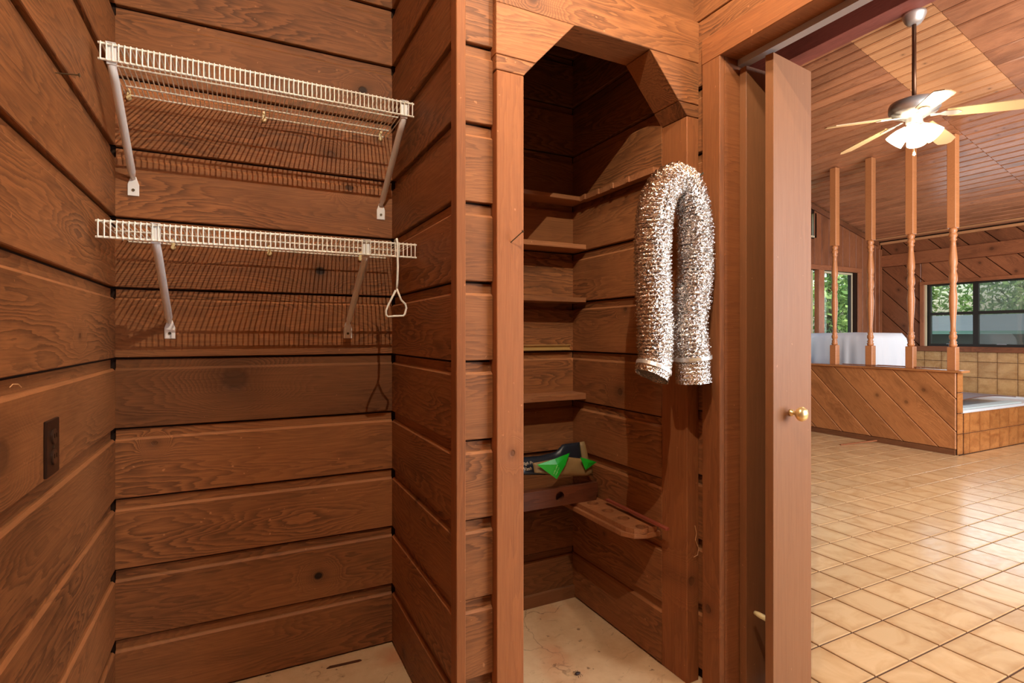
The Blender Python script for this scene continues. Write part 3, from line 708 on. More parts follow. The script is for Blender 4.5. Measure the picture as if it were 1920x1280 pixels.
# resample evenly
ln = [0]
for i in range(1, len(path)): ln.append(ln[-1]+(path[i]-path[i-1]).length)
tot = ln[-1]; NR = 110; sub = 4; N = NR*sub; pos = []; j = 0
for i in range(N+1):
    s_ = tot*i/N
    while j < len(ln)-2 and ln[j+1] < s_: j += 1
    f = (s_-ln[j])/max(ln[j+1]-ln[j], 1e-9); pos.append(path[j].lerp(path[j+1], f))
seg = 56; V = []; Fc = []; u = Vector((0, -1, 0)); rnd = random.Random(3)
for i, p in enumerate(pos):
    t_ = (pos[min(i+3, N)]-pos[max(i-3, 0)]).normalized(); b = t_.cross(u).normalized()
    end = min(i, N-i)/sub; ph = i % sub
    base = .0535+.004*(i/N)
    topk = math.exp(-((i/N-.5)/.06)**2)
    rr = base+(.0042, .0008, -.0030, .0008)[ph]*(1 if end > 5 else .35)
    for k in range(seg):
        a = 2*math.pi*(k+.5*(i % 2))/seg
        cr = (rnd.random()-.5)*(.0058 if end > 7 else .0018)
        big = noise.noise(Vector((math.cos(a)*1.8, math.sin(a)*1.8, i*.06)))*.0022
        kx = math.cos(a); d_ = u*kx+b*math.sin(a)
        r2 = (rr+cr+big)*(1-.10*topk*(1 if d_.z < 0 else -.1))
        V.append(p+d_*r2+t_*((rnd.random()-.5)*.0022))
for i in range(N):
    for k in range(seg):
        Fc.append((i*seg+k, i*seg+(k+1) % seg, (i+1)*seg+(k+1) % seg, (i+1)*seg+k))
# inner wall at both ends (open pipe)
for e in (0, N):
    k0 = len(V); c = pos[e]; inner = pos[8 if e == 0 else N-8]
    for q_ in range(seg):
        V.append(c+(Vector(V[e*seg+q_])-c)*.95)
    for q_ in range(seg): V.append(inner+(Vector(V[e*seg+q_])-c)*.93)
    for q_ in range(seg):
        q2 = (q_+1) % seg
        Fc.append((e*seg+q_, e*seg+q2, k0+q2, k0+q_)); Fc.append((k0+q_, k0+q2, k0+seg+q2, k0+seg+q_))
dt = thing('flexible_duct', pos[N//2], 'crinkled silver foil duct hung double over the right arch post', 'duct')
me = mesh('duct_hose', [v-pos[N//2] for v in V], Fc, False); 
bm = bmesh.new(); bm.from_mesh(me); bmesh.ops.recalc_face_normals(bm, faces=bm.faces); bm.to_mesh(me); bm.free()
link('hose', me, M['foil'], dt, Matrix.Translation(pos[N//2]))
def band(i0, r, wd, name, mat, a0=0, a1=2*math.pi):
    c = pos[i0]; t_ = (pos[min(i0+4, N)]-pos[max(i0-4, 0)]).normalized(); u_ = Vector((0, -1, 0)); b = t_.cross(u_).normalized(); n = 40; V = []; f = []
    for i in range(n+1):
        a = a0+(a1-a0)*i/n; d_ = u_*math.cos(a)+b*math.sin(a)
        for s_, rr in ((-1, r), (1, r), (1, r-.0015), (-1, r-.0015)): V.append(c+d_*rr+t_*(s_*wd/2))
    for i in range(n):
        for k in range(4): f.append((i*4+k, i*4+(k+1) % 4, (i+1)*4+(k+1) % 4, (i+1)*4+k))
    f += [(0, 1, 2, 3), (n*4+3, n*4+2, n*4+1, n*4)]
    return MB().add(V, f).build(name, mat, dt, loc=c)
band(N-26, .0625, .012, 'clamp_band', M['nickel'])
band(10, .0575, .012, 'clamp_band', M['nickel'])
bl = band(N-26, .0632, .009, 'paper_label', M['txtpale'], -.95 if False else .35, .95)
nl = ony(1268, 335, Y1)
tag(MB().tube([(nl.x, Y1+.005, nl.z-.03), (nl.x, yd-.03, nl.z-.022), (nl.x, yd-.055, nl.z-.012)], .003, 8).build('hook', M['screw'], loc=(nl.x, Y1, nl.z)), 'metal hook in the right arch post holding up the foil duct', 'hook')

# ================================================================== BATHROOM
# floor tiles
PT = .2095; TX0, TY0 = 1.9990, 1.5385
bf = wall('bathroom_floor', 1.50, XW+.1, -1.7, YG+.1, -.06, -.004, 'grout')
BB = 0
tile_bm = MB().prism([(-.1022, -.1022), (.1022, -.1022), (.1022, .1022), (-.1022, .1022)], 2, -.006, 0)
tm = bpy.data.meshes.new('tile'); 
hh = .1010; bv = .0022
tv = [(-hh, -hh, -.008), (hh, -hh, -.008), (hh, hh, -.008), (-hh, hh, -.008), (-hh, -hh, -bv*.5), (hh, -hh, -bv*.5), (hh, hh, -bv*.5), (-hh, hh, -bv*.5),
      (-hh+bv, -hh+bv, 0), (hh-bv, -hh+bv, 0), (hh-bv, hh-bv, 0), (-hh+bv, hh-bv, 0)]
tf = [(0, 3, 2, 1)]+[(i, (i+1) % 4, 4+(i+1) % 4, 4+i) for i in range(4)]+[(4+i, 4+(i+1) % 4, 8+(i+1) % 4, 8+i) for i in range(4)]+[(8, 9, 10, 11)]
tm.from_pydata(tv, [], tf); tm.update(); tm.materials.append(M['tile'])
cells = []
for i in range(-2, 34):
    for j in range(-16, 16):
        cx_, cy_ = TX0+(i+.5)*PT, TY0+(j+.5)*PT
        if cx_-PT/2 < 1.54 or cx_ > XW-.05 or cy_ < -1.6 or cy_ > YG-.05: continue
        if cx_-hh > XK and cy_-hh > 2.79: continue
        u_, v_, d_ = proj((cx_, cy_, 0))
        vis = d_ > .5 and 1505 < u_ < 1940 and v_ < 1310
        cells.append(((PT*PT/d_**3) if vis else 0, cx_, cy_, d_))
cells.sort(key=lambda c: -c[0])
near = [c for c in cells if c[0] > 0][:300]; rest = [c for c in cells if c not in near]
for c in near:
    o = link('tile', tm, None, bf, Matrix.Translation((c[1], c[2], 0)) @ Matrix.Rotation(R(90*random.randrange(4)), 4, 'Z'))
rb = MB()
for c in rest: rb.add([(v[0]+c[1], v[1]+c[2], v[2]) for v in tv], tf)
o = rb.build('tiles', M['tile'], bf); o['kind'] = 'stuff'
bpy.data.objects['bathroom_floor']['label'] = 'glazed beige square tile floor of the bathroom'
wall('threshold_floor', 1.50, 1.58, YD2, YD, -.004, .003, 'grout')

# ceiling (two slopes) of narrow boards
slope = math.atan(.26)
cb = MB(); xe = XW+.1
cb.prism([(4.5, 3.724+.012), (xe, zroof(xe)+.012), (xe, zroof(xe)+.1), (4.5, 3.724+.1)], 1, -1.7, YG+.1)
cb.prism([(1.5, 3.16), (4.39, 3.92), (4.39, 4.0), (1.5, 3.24)], 1, -1.7, YG+.1)
ceil = cb.build('bathroom_ceiling', M['backing']); ceil['kind'] = 'structure'
def ceil_boards(y0, y1, x0, x1, wd, mat, tone=0):
    x = x0
    while x < x1-.02:
        w_ = min(wd, x1-x)
        # show face looks down: local -Y = down ; zdir = along slope; xdir = +-y
        zd_ = Vector((math.cos(slope), 0, -math.sin(slope))); xd = Vector((0, 1, 0))
        y_ = zd_.cross(xd)      # local y
        L = w_/math.cos(slope)
        org = (x, y0, zroof(x)) if y_.z > 0 else (x, y1, zroof(x))
        if y_.z < 0: xd = -xd
        b = board('plank', org, xd, zd_, y1-y0, L-.007, .014, M[mat], ceil, bev=.009)
        b['tone'] = tone+random.uniform(-.14, .14)
        if random.random() < .5: b['knot'] = [random.uniform(.1, y1-y0-.1), .008, L*random.uniform(.3, .7)]
        x += wd
ceil_boards(2.80, YG, 4.56, XW, .106, 'pine')
ceil_boards(2.20, 2.796, 4.56, 5.98, .106, 'pinelight', .1)
ceil_boards(2.20, 2.796, 5.98, XW, .106, 'pine')
ceil_boards(.2, 2.196, 4.56, XW, .212, 'pine', -.05)
ridge = board('ridge_beam', (4.38, YG, 3.655), (0, -1, 0), (0, 0, 1), YG+1.5, .30, .18, M['beam'], None); ridge['kind'] = 'structure'; ridge['label'] = 'dark red ridge beam under the bathroom ceiling'

# gable wall (left), window wall (far), others
GW = [(7.02, 7.76, 1.06, 2.05)]      # casement in the gable wall
def gx(u, y=YG): r = ray(u, 600); return r.x*y/r.y
gx0, gx1 = gx(1545), gx(1605)
def gz(u, v): return ony(u, v, YG).z
gz1, gz0 = gz(1575, 509), .93
gable = MB(); y0, y1 = YG+.014, YG+.12
gl0 = gx(1440)
gable.box(1.5, gl0, y0, y1, 0, 2.9).box(gl0, gx0, y0, y1, gz1, 2.2).box(gl0, gx0, y0, y1, 0, gz0).box(gx0, gx1, y0, y1, 0, gz0).box(gx1, XW+.1, y0, y1, 0, 2.2).box(gx0, gx1, y0, y1, gz1, 2.2)
cw0, cw1 = gx(1470), gx(1531); cz0, cz1 = gz(1526, 445), gz(1526, 399)
gable.box(1.5, cw0, y0, y1, 2.2, 3.0)
gable.prism([(cw1, 2.2), (XW+.1, 2.2), (XW+.1, zroof(XW)), (cw1, zroof(cw1)+.05)], 1, y0, y1)
gable.box(cw0, cw1, y0, y1, 2.2, cz0).prism([(cw0, cz1), (cw1, cz1), (cw1, zroof(cw1)+.05), (4.5, 3.77), (cw0, zroof(cw0))] if cw0 < 4.5 else [(cw0, cz1), (cw1, cz1), (cw1, zroof(cw1)+.05), (cw0, zroof(cw0)+.05)], 1, y0, y1)
gable.prism([(1.5, 3.0), (cw0, 3.0), (cw0, zroof(cw0)), (4.39, 3.95), (1.5, 3.2)] , 1, y0, y1)
gw = gable.build('wall_gable', M['backing']); gw['kind'] = 'structure'; gw['label'] = 'board wall of the bathroom with the leafy window'
def vboard(x, wd, z0, z1):
    b = upright('plank', x, x+wd-.005, YG, YG+.014, z0, z1, M['bath'], gw, tone=-.15+random.uniform(-.1, .1), bevel=.003); return b
x = gl0
while x < XW:
    wd = .16; xm = x+wd/2
    zt_ = zroof(x+wd)-.005
    if x+wd > gx0-.06 and x < gx1+.06:
        vboard(x, wd, gz1+.06, zt_)
    elif x+wd > cw0-.03 and x < cw1+.03: vboard(x, wd, gz1+.06, cz0-.02)
    else: vboard(x, wd, 0 if x > gx1 else gz1+.06, zt_)
    x += wd
board('trim', (gl0, YG-.02, gz1+.0), (1, 0, 0), (0, 0, 1), gx1-gl0+.12, .07, .02, M['bath'], gw)
board('trim', (gx1+.0, YG-.02, gz0), (0, 0, 1), (1, 0, 0), gz1-gz0, .09, .02, M['bath'], gw) if False else upright('trim', gx1+.02, gx1+.12, YG-.02, YG, .4, gz1, M['bath'], gw)
upright('corner_trim', XW-.10, XW-.02, YG-.04, YG, .4, 2.5, M['bath'], gw, tone=-.1)
upright('trim', gx0-.14, gx0-.02, YG-.02, YG+.05, gz0, gz1, M['bath'], gw, tone=.25)
board('rake_trim', (4.6, YG-.025, zroof(4.6)-.09), Vector((1, 0, -.26)), Vector((.26, 0, 1)), 4.2, .07, .02, M['bath'], gw, tone=-.35)
def window(name, x0, x1, y, z0, z1, d, frame_mat='blackframe', label=None):
    t = thing(name, ((x0+x1)/2, y, z0), label, 'window'); del t['category']; t['kind'] = 'structure'
    return t
w1 = window('window_1', gx0, gx1, YG, gz0, gz1, 1, label='narrow leafy window in the bathroom gable wall')
yw = YG+.05; fr = .028
for (a0, a1, c0, c1) in ((gx0, gx0+fr, gz0, gz1), (gx1-fr, gx1, gz0, gz1)):
    MB().box(a0, a1, yw, yw+.03, c0, c1).build('frame', M['whitetrim'], w1, loc=(a0, yw, c0))
for c0 in (gz0, gz1-fr): MB().box(gx0+fr, gx1-fr, yw, yw+.03, c0, c0+fr).build('frame', M['whitetrim'], w1, loc=(gx0, yw, c0))
MB().box(gx1-fr-.05, gx1-fr, yw+.005, yw+.025, gz0+fr, gz1-fr).build('sash', M['blackframe'], w1, loc=(gx1, yw, gz0))
MB().box(gx0+fr, gx1-fr-.05, yw+.012, yw+.016, gz0+fr, gz1-fr).build('pane', M['glass'], w1, loc=(gx0, yw, gz0))
w0 = window('window_2', gl0, gx0, YG, gz0, gz1, 1, label='second gable window mostly hidden by the folding door')
MB().box(gx0-.20, gx0-.17, yw, yw+.03, gz0, gz1).build('frame', M['whitetrim'], w0, loc=(gx0, yw, gz0))
MB().box(gl0+.02, gx0-.20, yw+.012, yw+.016, gz0, gz1).build('pane', M['glass'], w0, loc=(gl0, yw, gz0))
w3 = window('window_3', cw0, cw1, YG, cz0, cz1, 1, label='small clerestory window under the sloping ceiling')
MB().box(cw1-.03, cw1, YG+.0, YG+.05, cz0, cz1).build('frame', M['whitetrim'], w3, loc=(cw1, yw, cz0))
MB().box(cw0, cw1-.03, YG, YG+.05, cz0-.0, cz0+.025).build('frame', M['whitetrim'], w3, loc=(cw0, yw, cz0))
MB().box(cw0, cw1-.03, yw-.01, yw-.006, cz0+.025, cz1).build('pane', M['glass'], w3, loc=(cw0, yw, cz0))

# far wall with the long black window
WZ0, WZ1 = 1.045, 1.915; WY1 = onx(1737, 600, XW).y; WY0 = WY1-2.24
fw = MB().box(XW+.02, XW+.14, -1.7, WY0, 0, 2.75).box(XW+.02, XW+.14, WY1, YG+.1, 0, 2.75).box(XW+.02, XW+.14, WY0, WY1, 0, WZ0).box(XW+.02, XW+.14, WY0, WY1, WZ1, 2.75).build('wall_far', M['backing'])
fw['kind'] = 'structure'; fw['label'] = 'bathroom wall of diagonal boards around the long window'
def clip(poly_, edge):
    nx, ny, c = edge; out = []
    for i in range(len(poly_)):
        p, q = poly_[i], poly_[(i+1) % len(poly_)]; dp, dq = nx*p[0]+ny*p[1]-c, nx*q[0]+ny*q[1]-c
        if dp >= 0: out.append(p)
        if (dp >= 0) != (dq >= 0): t_ = dp/(dp-dq); out.append((p[0]+(q[0]-p[0])*t_, p[1]+(q[1]-p[1])*t_))
    return out
def diag(parent, X, ra, rb_, z0, z1, wd, mat, phase=0, th=.018, tone=0, name='plank', gap=.008):
    """45 degree boards on plane x = X (show face -x). coordinate s = -y. boards fall with s."""
    # boards run along (1,-1)/sqrt2 in (s,z): across coordinate w = (s+z)/sqrt2
    smin, smax = -rb_, -ra; r2 = math.sqrt(2); k = math.floor(((smin+z0)/r2-phase)/wd)
    while True:
        w0_ = phase+k*wd; k += 1
        if w0_ > (smax+z1)/r2: break
        w1_ = w0_+wd-gap
        P = [(smin, z0), (smax, z0), (smax, z1), (smin, z1)]
        P = clip(P, (1/r2, 1/r2, w0_)); P = clip(P, (-1/r2, -1/r2, -w1_)) if P else P
        if len(P) < 3: continue
        ar_ = sum(P[i][0]*P[(i+1) % len(P)][1]-P[(i+1) % len(P)][0]*P[i][1] for i in range(len(P)))/2
        if abs(ar_) < .0006: continue
        # object frame: local X along board, Z across
        cx_ = sum(p[0] for p in P)/len(P); cz_ = sum(p[1] for p in P)/len(P)
        org = Vector((X, -cx_, cz_)); xd = Vector((0, -1/r2, -1/r2)); zd_ = Vector((0, -1/r2, 1/r2))
        mt = frame(org, xd, zd_)
        yloc = Vector((mt[0][1], mt[1][1], mt[2][1])); sg = 1 if yloc.x > 0 else -1
        loc2 = [((p[0]-cx_)/r2-(p[1]-cz_)/r2, (p[0]-cx_)/r2+(p[1]-cz_)/r2) for p in P]
        b = MB().prism(loc2, 1, 0, sg*th).build(name, mat, parent, mtx=mt, bevel=.007 if th > .01 else 0, segs=1)
        b['tone'] = tone+random.uniform(-.1, .1); b['knot'] = [random.uniform(-.3, .3), .016 if random.random() < .7 else 0, random.uniform(-.06, .06)]
diag(fw, XW, WY1+.07, YG-.02, WZ0-.08, 2.23, .23, M['bath'], tone=-.3)
diag(fw, XW, 1.4, WY1+.068, WZ1+.04, 2.23, .23, M['bath'], tone=-.05)
diag(fw, XW, 1.4, YG-.02, 2.40, zroof(XW)-.02, .23, M['bath'], tone=-.3)
bm_ = board('beam', (XW-.05, YG-.04, 2.23), (0, -1, 0), (0, 0, 1), 3.6, .17, .065, M['bath'], fw, tone=.05, knot=(1.35, .02, .09))
board('crown_strip', (XW-.04, YG-.02, zroof(XW)-.05), (0, -1, 0), (0, 0, 1), 3.6, .035, .04, M['pinelight'], fw, tone=.1)
board('crown_strip', (XW-.16, YG-.02, zroof(XW-.16)-.035), (0, -1, 0), (0, 0, 1), 3.6, .025, .03, M['pinelight'], fw, tone=-.1)
board('window_head', (XW-.03, WY1+.07, WZ1), (0, -1, 0), (0, 0, 1), WY1-1.4, .045, .05, M['bath'], fw, tone=.1)
upright('window_side', XW-.03, XW+.02, WY1+.02, WY1+.07, WZ0, WZ1, M['bath'], fw, tone=.1)
MB().box(XW-.01, XW+.09, WY1, WY1+.02, WZ0, WZ1).build('window_return', M['whitetrim'], fw, loc=(XW, WY1, WZ0))
board('window_sill', (XW-.05, YG-.02, .975), (0, -1, 0), (0, 0, 1), 3.5, WZ0-.975, .14, M['bath'], fw, tone=-.15)
# tiled wainscot, each tile on its own
def vtile(parent, cx, cy, cz, w_, h_, nrm, mat='walltile'):
    hw, hh_ = w_/2-.0028, h_/2-.0028; T = .008
    V = [(-hw, -hh_, -T), (hw, -hh_, -T), (hw, hh_, -T), (-hw, hh_, -T), (-hw, -hh_, -.001), (hw, -hh_, -.001), (hw, hh_, -.001), (-hw, hh_, -.001), (-hw+.002, -hh_+.002, 0), (hw-.002, -hh_+.002, 0), (hw-.002, hh_-.002, 0), (-hw+.002, hh_-.002, 0)]
    key = ('t', round(w_, 3), round(h_, 3), mat)
    if key not in _pc:
        me_ = mesh('tile', V, tf); me_.materials.append(M[mat]); _pc[key] = me_
    n_ = Vector(nrm); zz_ = Vector((0, 0, 1)); xx = zz_.cross(n_)
    mt = Matrix(((xx.x, zz_.x, n_.x, cx), (xx.y, zz_.y, n_.y, cy), (xx.z, zz_.z, n_.z, cz), (0, 0, 0, 1)))
    return link('tile', _pc[key], None, parent, mt)
fwg = MB().box(XW+.008, XW+.02, 1.4, YG-.02, .3, .975).build('grout', M['grout'], fw, loc=(XW, 3, .3))
TW = .208; ty = onx(1869.6, 690, XW).y; k0 = int((YG-.02-ty)/TW)+1
for k in range(-9, k0+1):
    ya = ty+(k-1)*TW; yb_ = min(ya+TW, YG-.022)
    if yb_-ya < .02: continue
    for (za, zb_) in ((.844, .975), (.636, .844), (.428, .636)):
        if yb_ < 1.4: continue
        vtile(fw, XW, (ya+yb_)/2, (za+zb_)/2, yb_-ya, zb_-za, (-1, 0, 0))
# long black window
w4 = thing('window_4', (XW+.06, WY1, WZ0), 'long black-framed bathroom window over the tiled tub', 'window'); del w4['category']; w4['kind'] = 'structure'
fx0, fx1 = XW+.04, XW+.08; fr = .035
for yv in (WY0, WY1-fr): MB().box(fx0, fx1, yv, yv+fr, WZ0, WZ1).build('frame', M['blackframe'], w4, loc=(fx0, yv, WZ0))
for zv in (WZ0, WZ1-fr*.6): MB().box(fx0, fx1, WY0+fr, WY1-fr, zv, zv+fr*.6 if zv > 1.5 else zv+fr).build('frame', M['blackframe'], w4, loc=(fx0, WY0, zv))
npn = 4; pw = (WY1-WY0)/npn; zmid = 1.50
for i in range(npn):
    ya, yb_ = WY1-(i+1)*pw, WY1-i*pw
    if i < npn-1: MB().box(fx0, fx1, ya-.03, ya+.03, WZ0+fr, WZ1-fr*.6).build('mullion', M['blackframe'], w4, loc=(fx0, ya, WZ0))
    a_, b_ = ya+.03, yb_-.03
    MB().box(fx0+.005, fx1-.005, a_, b_, zmid-.02, zmid+.02).build('meeting_rail', M['blackframe'], w4, loc=(fx0, ya, zmid))
    MB().box(fx0+.018, fx0+.022, a_, b_, WZ0+fr, zmid-.02).build('pane', M['glass'], w4, loc=(fx0, ya, WZ0))
    MB().box(fx0+.018, fx0+.022, a_, b_, zmid+.02, WZ1-fr*.6).build('pane', M['glass'], w4, loc=(fx0, ya, zmid))
    if i > 0: MB().box(fx1-.004, fx1-.002, a_, b_, WZ0+fr, WZ1-fr*.6).build('insect_screen', M['screen'], w4, loc=(fx0, ya, WZ0))
    MB().box(fx0-.012, fx0, (a_+b_)/2-.05, (a_+b_)/2+.05, WZ0+fr-.006, WZ0+fr+.004).build('latch', M['metal'], w4, loc=(fx0, ya, WZ0))
# other bathroom walls (unseen south side is solid, the added fill lamp stands before it)
wall('wall_bath_near', 1.532, 1.552, YD+.02, YG, 0, 3.25, 'shade_wall'); wall('wall_bath_near', 1.532, 1.552, -1.6, YD2-.02, 0, 3.25, 'shade_wall'); wall('wall_bath_near', 1.532, 1.552, YD2-.02, YD+.02, ZH+.02, 3.25, 'shade_wall')
wall('wall_bath_south', 1.5, XW+.1, -1.70, -1.6, 0, 3.98, 'shade_wall')

# ------------------------------------------------------------------ knee wall
KT = .845; KY0 = 2.83
kw = MB().box(XK+.018, XK+.115, KY0-.010, YG-.02, 0, KT-.02).build('knee_wall', M['backing'], loc=(XK+.06, 3.8, 0))
kw['kind'] = 'structure'; kw['label'] = 'low knee wall of diagonal boards in front of the tub'
diag(kw, XK, KY0-.012, YG-.02, .055, KT-.02, .232, M['knee'], phase=.03+.0, tone=.0, gap=.0035)
board('base_strip', (XK-.016, YG-.02, 0), (0, -1, 0), (0, 0, 1), YG-.02-KY0+.012, .055, .016, M['shelfwood'], kw, tone=-.25)
cap = board('cap_board', (XK-.025, YG-.02, KT+.0), (0, -1, 0), (1, 0, 0), YG-.02-KY0+.07, .165, .02, M['knee'], kw, tone=.05)
for k, (za, zb_) in enumerate(((.0, .208), (.208, .416), (.416, .624), (.624, KT-.02))):
    vtile(kw, XK+.018+.05, KY0-.012-.010, (za+zb_)/2, .104, zb_-za, (0, -1, 0), 'steptile')
# tub step
TD = .416; SY = 2.80; SX0 = XK+.125
sp = MB().box(SX0, XW+.005, SY+.010, YG-.02, 0, TD-.012).build('tub_platform', M['grout'], loc=(7.5, 3.5, 0))
sp['kind'] = 'structure'; sp['label'] = 'tiled platform around the sunken tub'
x = SX0+.0; k = 0
xs = [SX0]; nx_ = TX0
while nx_ < SX0+.03: nx_ += PT
while nx_ < XW: xs.append(nx_); nx_ += PT*1.0
for i in range(len(xs)-1):
    for za in (0, .208):
        vtile(sp, (xs[i]+xs[i+1])/2, SY, za+.104, xs[i+1]-xs[i], .208, (0, -1, 0), 'steptile')
# tub rim
tb = MB().box(SX0+.01, 8.70, SY+.012, SY+.10, TD-.012, TD+.02).box(SX0+.01, SX0+.10, SY+.10, 4.75, TD-.012, TD+.02).box(8.60, 8.70, SY+.10, 4.75, TD-.012, TD+.02).box(SX0+.10, 8.60, 4.65, 4.75, TD-.012, TD+.02).box(SX0+.10, 8.60, SY+.10, 4.65, TD-.012, TD-.008).build('bath_tub', M['white'], loc=(7.6, 3.7, TD), bevel=.006)
tag(tb, 'white tub rim set in the tiled platform under the long window', 'bathtub')
mt_ = MB(); n = 14; X0, X1, Y0_, Y1_ = 6.62, 8.2, 3.02, 3.84
for i in range(n+1):
    for j in (0, 1):
        x_ = X0+(X1-X0)*i/n; zc = TD+.05+.085*math.sin(math.pi*min(1, i/n*1.0))*.5
        for dz in (0, .008): mt_.v.append((x_, (Y0_, Y1_)[j], zc+dz))
for i in range(n):
    a_ = i*4; b_ = a_+4
    mt_.f += [(a_+1, b_+1, b_+3, a_+3), (a_, a_+2, b_+2, b_), (a_, b_, b_+1, a_+1), (a_+2, a_+3, b_+3, b_+2)]
mt_.f += [(0, 1, 3, 2), (n*4, n*4+2, n*4+3, n*4+1)]
tag(mt_.build('hardboard_sheet', M['mat'], loc=(7.3, 3.5, TD+.03)), 'warped brown hardboard sheet lying over the tub', 'board')
tag(MB().box(6.54, 7.9, 2.86, 3.00, TD+.0205, TD+.032).build('plastic_sheet', M['tealsheet'], loc=(7.2, 2.93, TD+.03), bevel=.003), 'pale strip of sheeting lying along the front tub rim', 'sheet')
# white draped cloth
cx0, cx1, cy0, cy1, cz1 = 6.92, 7.7, 3.93, 4.78, 1.225
cm = MB(); per = []
nn = 110
def rect_pt(t_):
    L = [(cx0, cy1, cx0, cy0), (cx0, cy0, cx1, cy0), (cx1, cy0, cx1, cy1), (cx1, cy1, cx0, cy1)]
    ls = [math.hypot(a[2]-a[0], a[3]-a[1]) for a in L]; s_ = t_*sum(ls)
    for a, l in zip(L, ls):
        if s_ <= l: return Vector((a[0]+(a[2]-a[0])*s_/l, a[1]+(a[3]-a[1])*s_/l, 0))
        s_ -= l
    return Vector((cx0, cy1, 0))
cen = Vector(((cx0+cx1)/2, (cy0+cy1)/2, 0)); lv = 9
for l in range(lv+1):
    f = l/lv; z = cz1-.03*0-(cz1-.47)*f**1.1
    for i in range(nn):
        p_ = rect_pt(i/nn); d_ = (p_-cen); rr = 1-.10*(1-min(1, f*5))**2; fold = math.sin(i*1.1+math.sin(i*.37)*2)*.016*min(1, f*1.6)+.05*f
        q_ = cen+d_*rr+d_.normalized()*fold; cm.v.append((q_.x, q_.y, z-.02*math.sin(i*.21)*(f > .95)))
for l in range(lv):
    for i in range(nn): cm.f.append((l*nn+i, l*nn+(i+1) % nn, (l+1)*nn+(i+1) % nn, (l+1)*nn+i))
k = len(cm.v); cm.v.append((cen.x, cen.y, cz1+.012))
for i in range(nn): cm.f.append((i, k, (i+1) % nn))
tag(cm.build('draped_cloth', M['cloth'], smooth=True, loc=(cen.x, cen.y, .47)), 'white cloth draped over a box-shaped thing behind the knee wall', 'cloth')
# loose strips on cap, stick on floor
for (a, b, z, lab) in (((6.40, 3.95), (6.44, 3.15), KT, 'longer loose wooden strip lying on the knee wall cap'), ((6.515, 3.62), (6.475, 3.0), KT+.0, 'shorter loose wooden strip crossing between the middle spindles')):
    a3 = Vector((*a, z+.009)); b3 = Vector((*b, z+.009)); d = b3-a3
    o = link('wood_strip', board_mesh(d.length, .03, .009), M['bath'], None, frame(a3, d, d.normalized().cross(Vector((0, 0, 1))))); o['tone'] = -.1; o['knot'] = [0., 0., 0.]
    tag(o, lab, 'strip')
a3, b3 = onz(1577, 833, .01), onz(1652, 827, .01); b3.x = min(b3.x, XK-.035); b3.z = .03; d = b3-a3
o = link('floor_stick', board_mesh(d.length, .018, .012), M['bath'], None, frame(a3, d, Vector((-d.y, d.x, 0)).normalized())); o['tone'] = .1; o['knot'] = [0., 0., 0.]
tag(o, 'thin wooden stick lying on the tile floor against the knee wall base', 'stick')
# spindles
names = ['leftmost turned wooden spindle, beside the white cloth', 'second turned spindle from the left, before the cloth corner', 'third turned spindle from the left, under the fan lamp', 'rightmost turned spindle, at the open end of the knee wall']
hs = .038
for k, uu in enumerate((1565, 1632, 1708, 1787)):
    xs_ = XK+.05; yy = onx(uu, 600, xs_).y; zt_ = zroof(xs_)-.004
    t = thing('turned_spindle', (xs_, yy, KT), names[k], 'spindle', 'turned spindles on the knee wall')
    zs = [KT, KT+.235]; zu = 1.2+(628-(462 if k < 1 else 450 if k < 2 else 438 if k < 3 else 426))/F*(xs_*sn+yy*cs)
    m1 = Matrix.Translation((xs_, yy, KT))
    b = MB().box(-hs, hs, -hs, hs, 0, .235).build('lower_block', M['spindle'], t, mtx=m1, bevel=.004, segs=1)
    b = MB().box(-hs, hs, -hs, hs, 0, zt_-2.28).build('upper_block', M['spindle'], t, mtx=Matrix.Translation((xs_, yy, 2.28)), bevel=.004, segs=1)
    H0, H1 = KT+.235, 2.28; L = H1-H0
    pr = [(0, .030), (.02, .036), (.03, .026), (.04, .034), (.055, .022), (.075, .033), (.095, .034), (.11, .024), (.12, .032), (.13, .022), (.20, .022), (.32, .031), (.42, .036), (.50, .026), (.515, .033), (.53, .024), (.56, .036), (.60, .036), (.64, .026), (.655, .034), (.67, .028), (.70, .037), (.74, .036), (.84, .026), (.89, .022), (.90, .033), (.915, .024), (.93, .036), (.945, .036), (.96, .026), (.975, .036), (.99, .034), (1, .030)]
    MB().lathe([(r, h*L) for h, r in pr], (0, 0, 0), 16, 2).build('turned_shaft', M['spindle'], t, mtx=Matrix.Translation((xs_, yy, H0)), smooth=True)

# ------------------------------------------------------------------ ceiling fan
fxp, fyp = 4.60, 2.30
ft = thing('ceiling_fan', (fxp, fyp, 2.9), 'nickel ceiling fan with five pale blades and lit glass shades', 'ceiling fan')
zc = 3.645
MB().lathe([(.02, -.075), (.045, -.07), (.06, -.05), (.072, -.02), (.078, -.006), (.078, .01)], (fxp, fyp, zc), 28, 2).build('canopy', M['nickel'], ft, smooth=True, loc=(fxp, fyp, zc))
MB().tube([(fxp, fyp, 2.98), (fxp, fyp, zc-.07)], .0145, 12).build('down_rod', M['rod'], ft, smooth=True, loc=(fxp, fyp, 3))
zm = 2.935
MB().lathe([(.03, .075), (.06, .072), (.12, .055), (.158, .04), (.165, .02), (.165, -.02), (.150, -.034), (.150, -.042), (.10, -.055), (.08, -.075), (.055, -.085), (.055, -.115), (.04, -.125)], (fxp, fyp, zm), 40, 2).build('motor_housing', M['nickel'], ft, smooth=True, loc=(fxp, fyp, zm))
zbld = zm-.062
angs = []
for (u, v) in ((1547, 246), (1552, 299), (1835, 180)):
    p_ = onz(u, v, zbld) if False else None
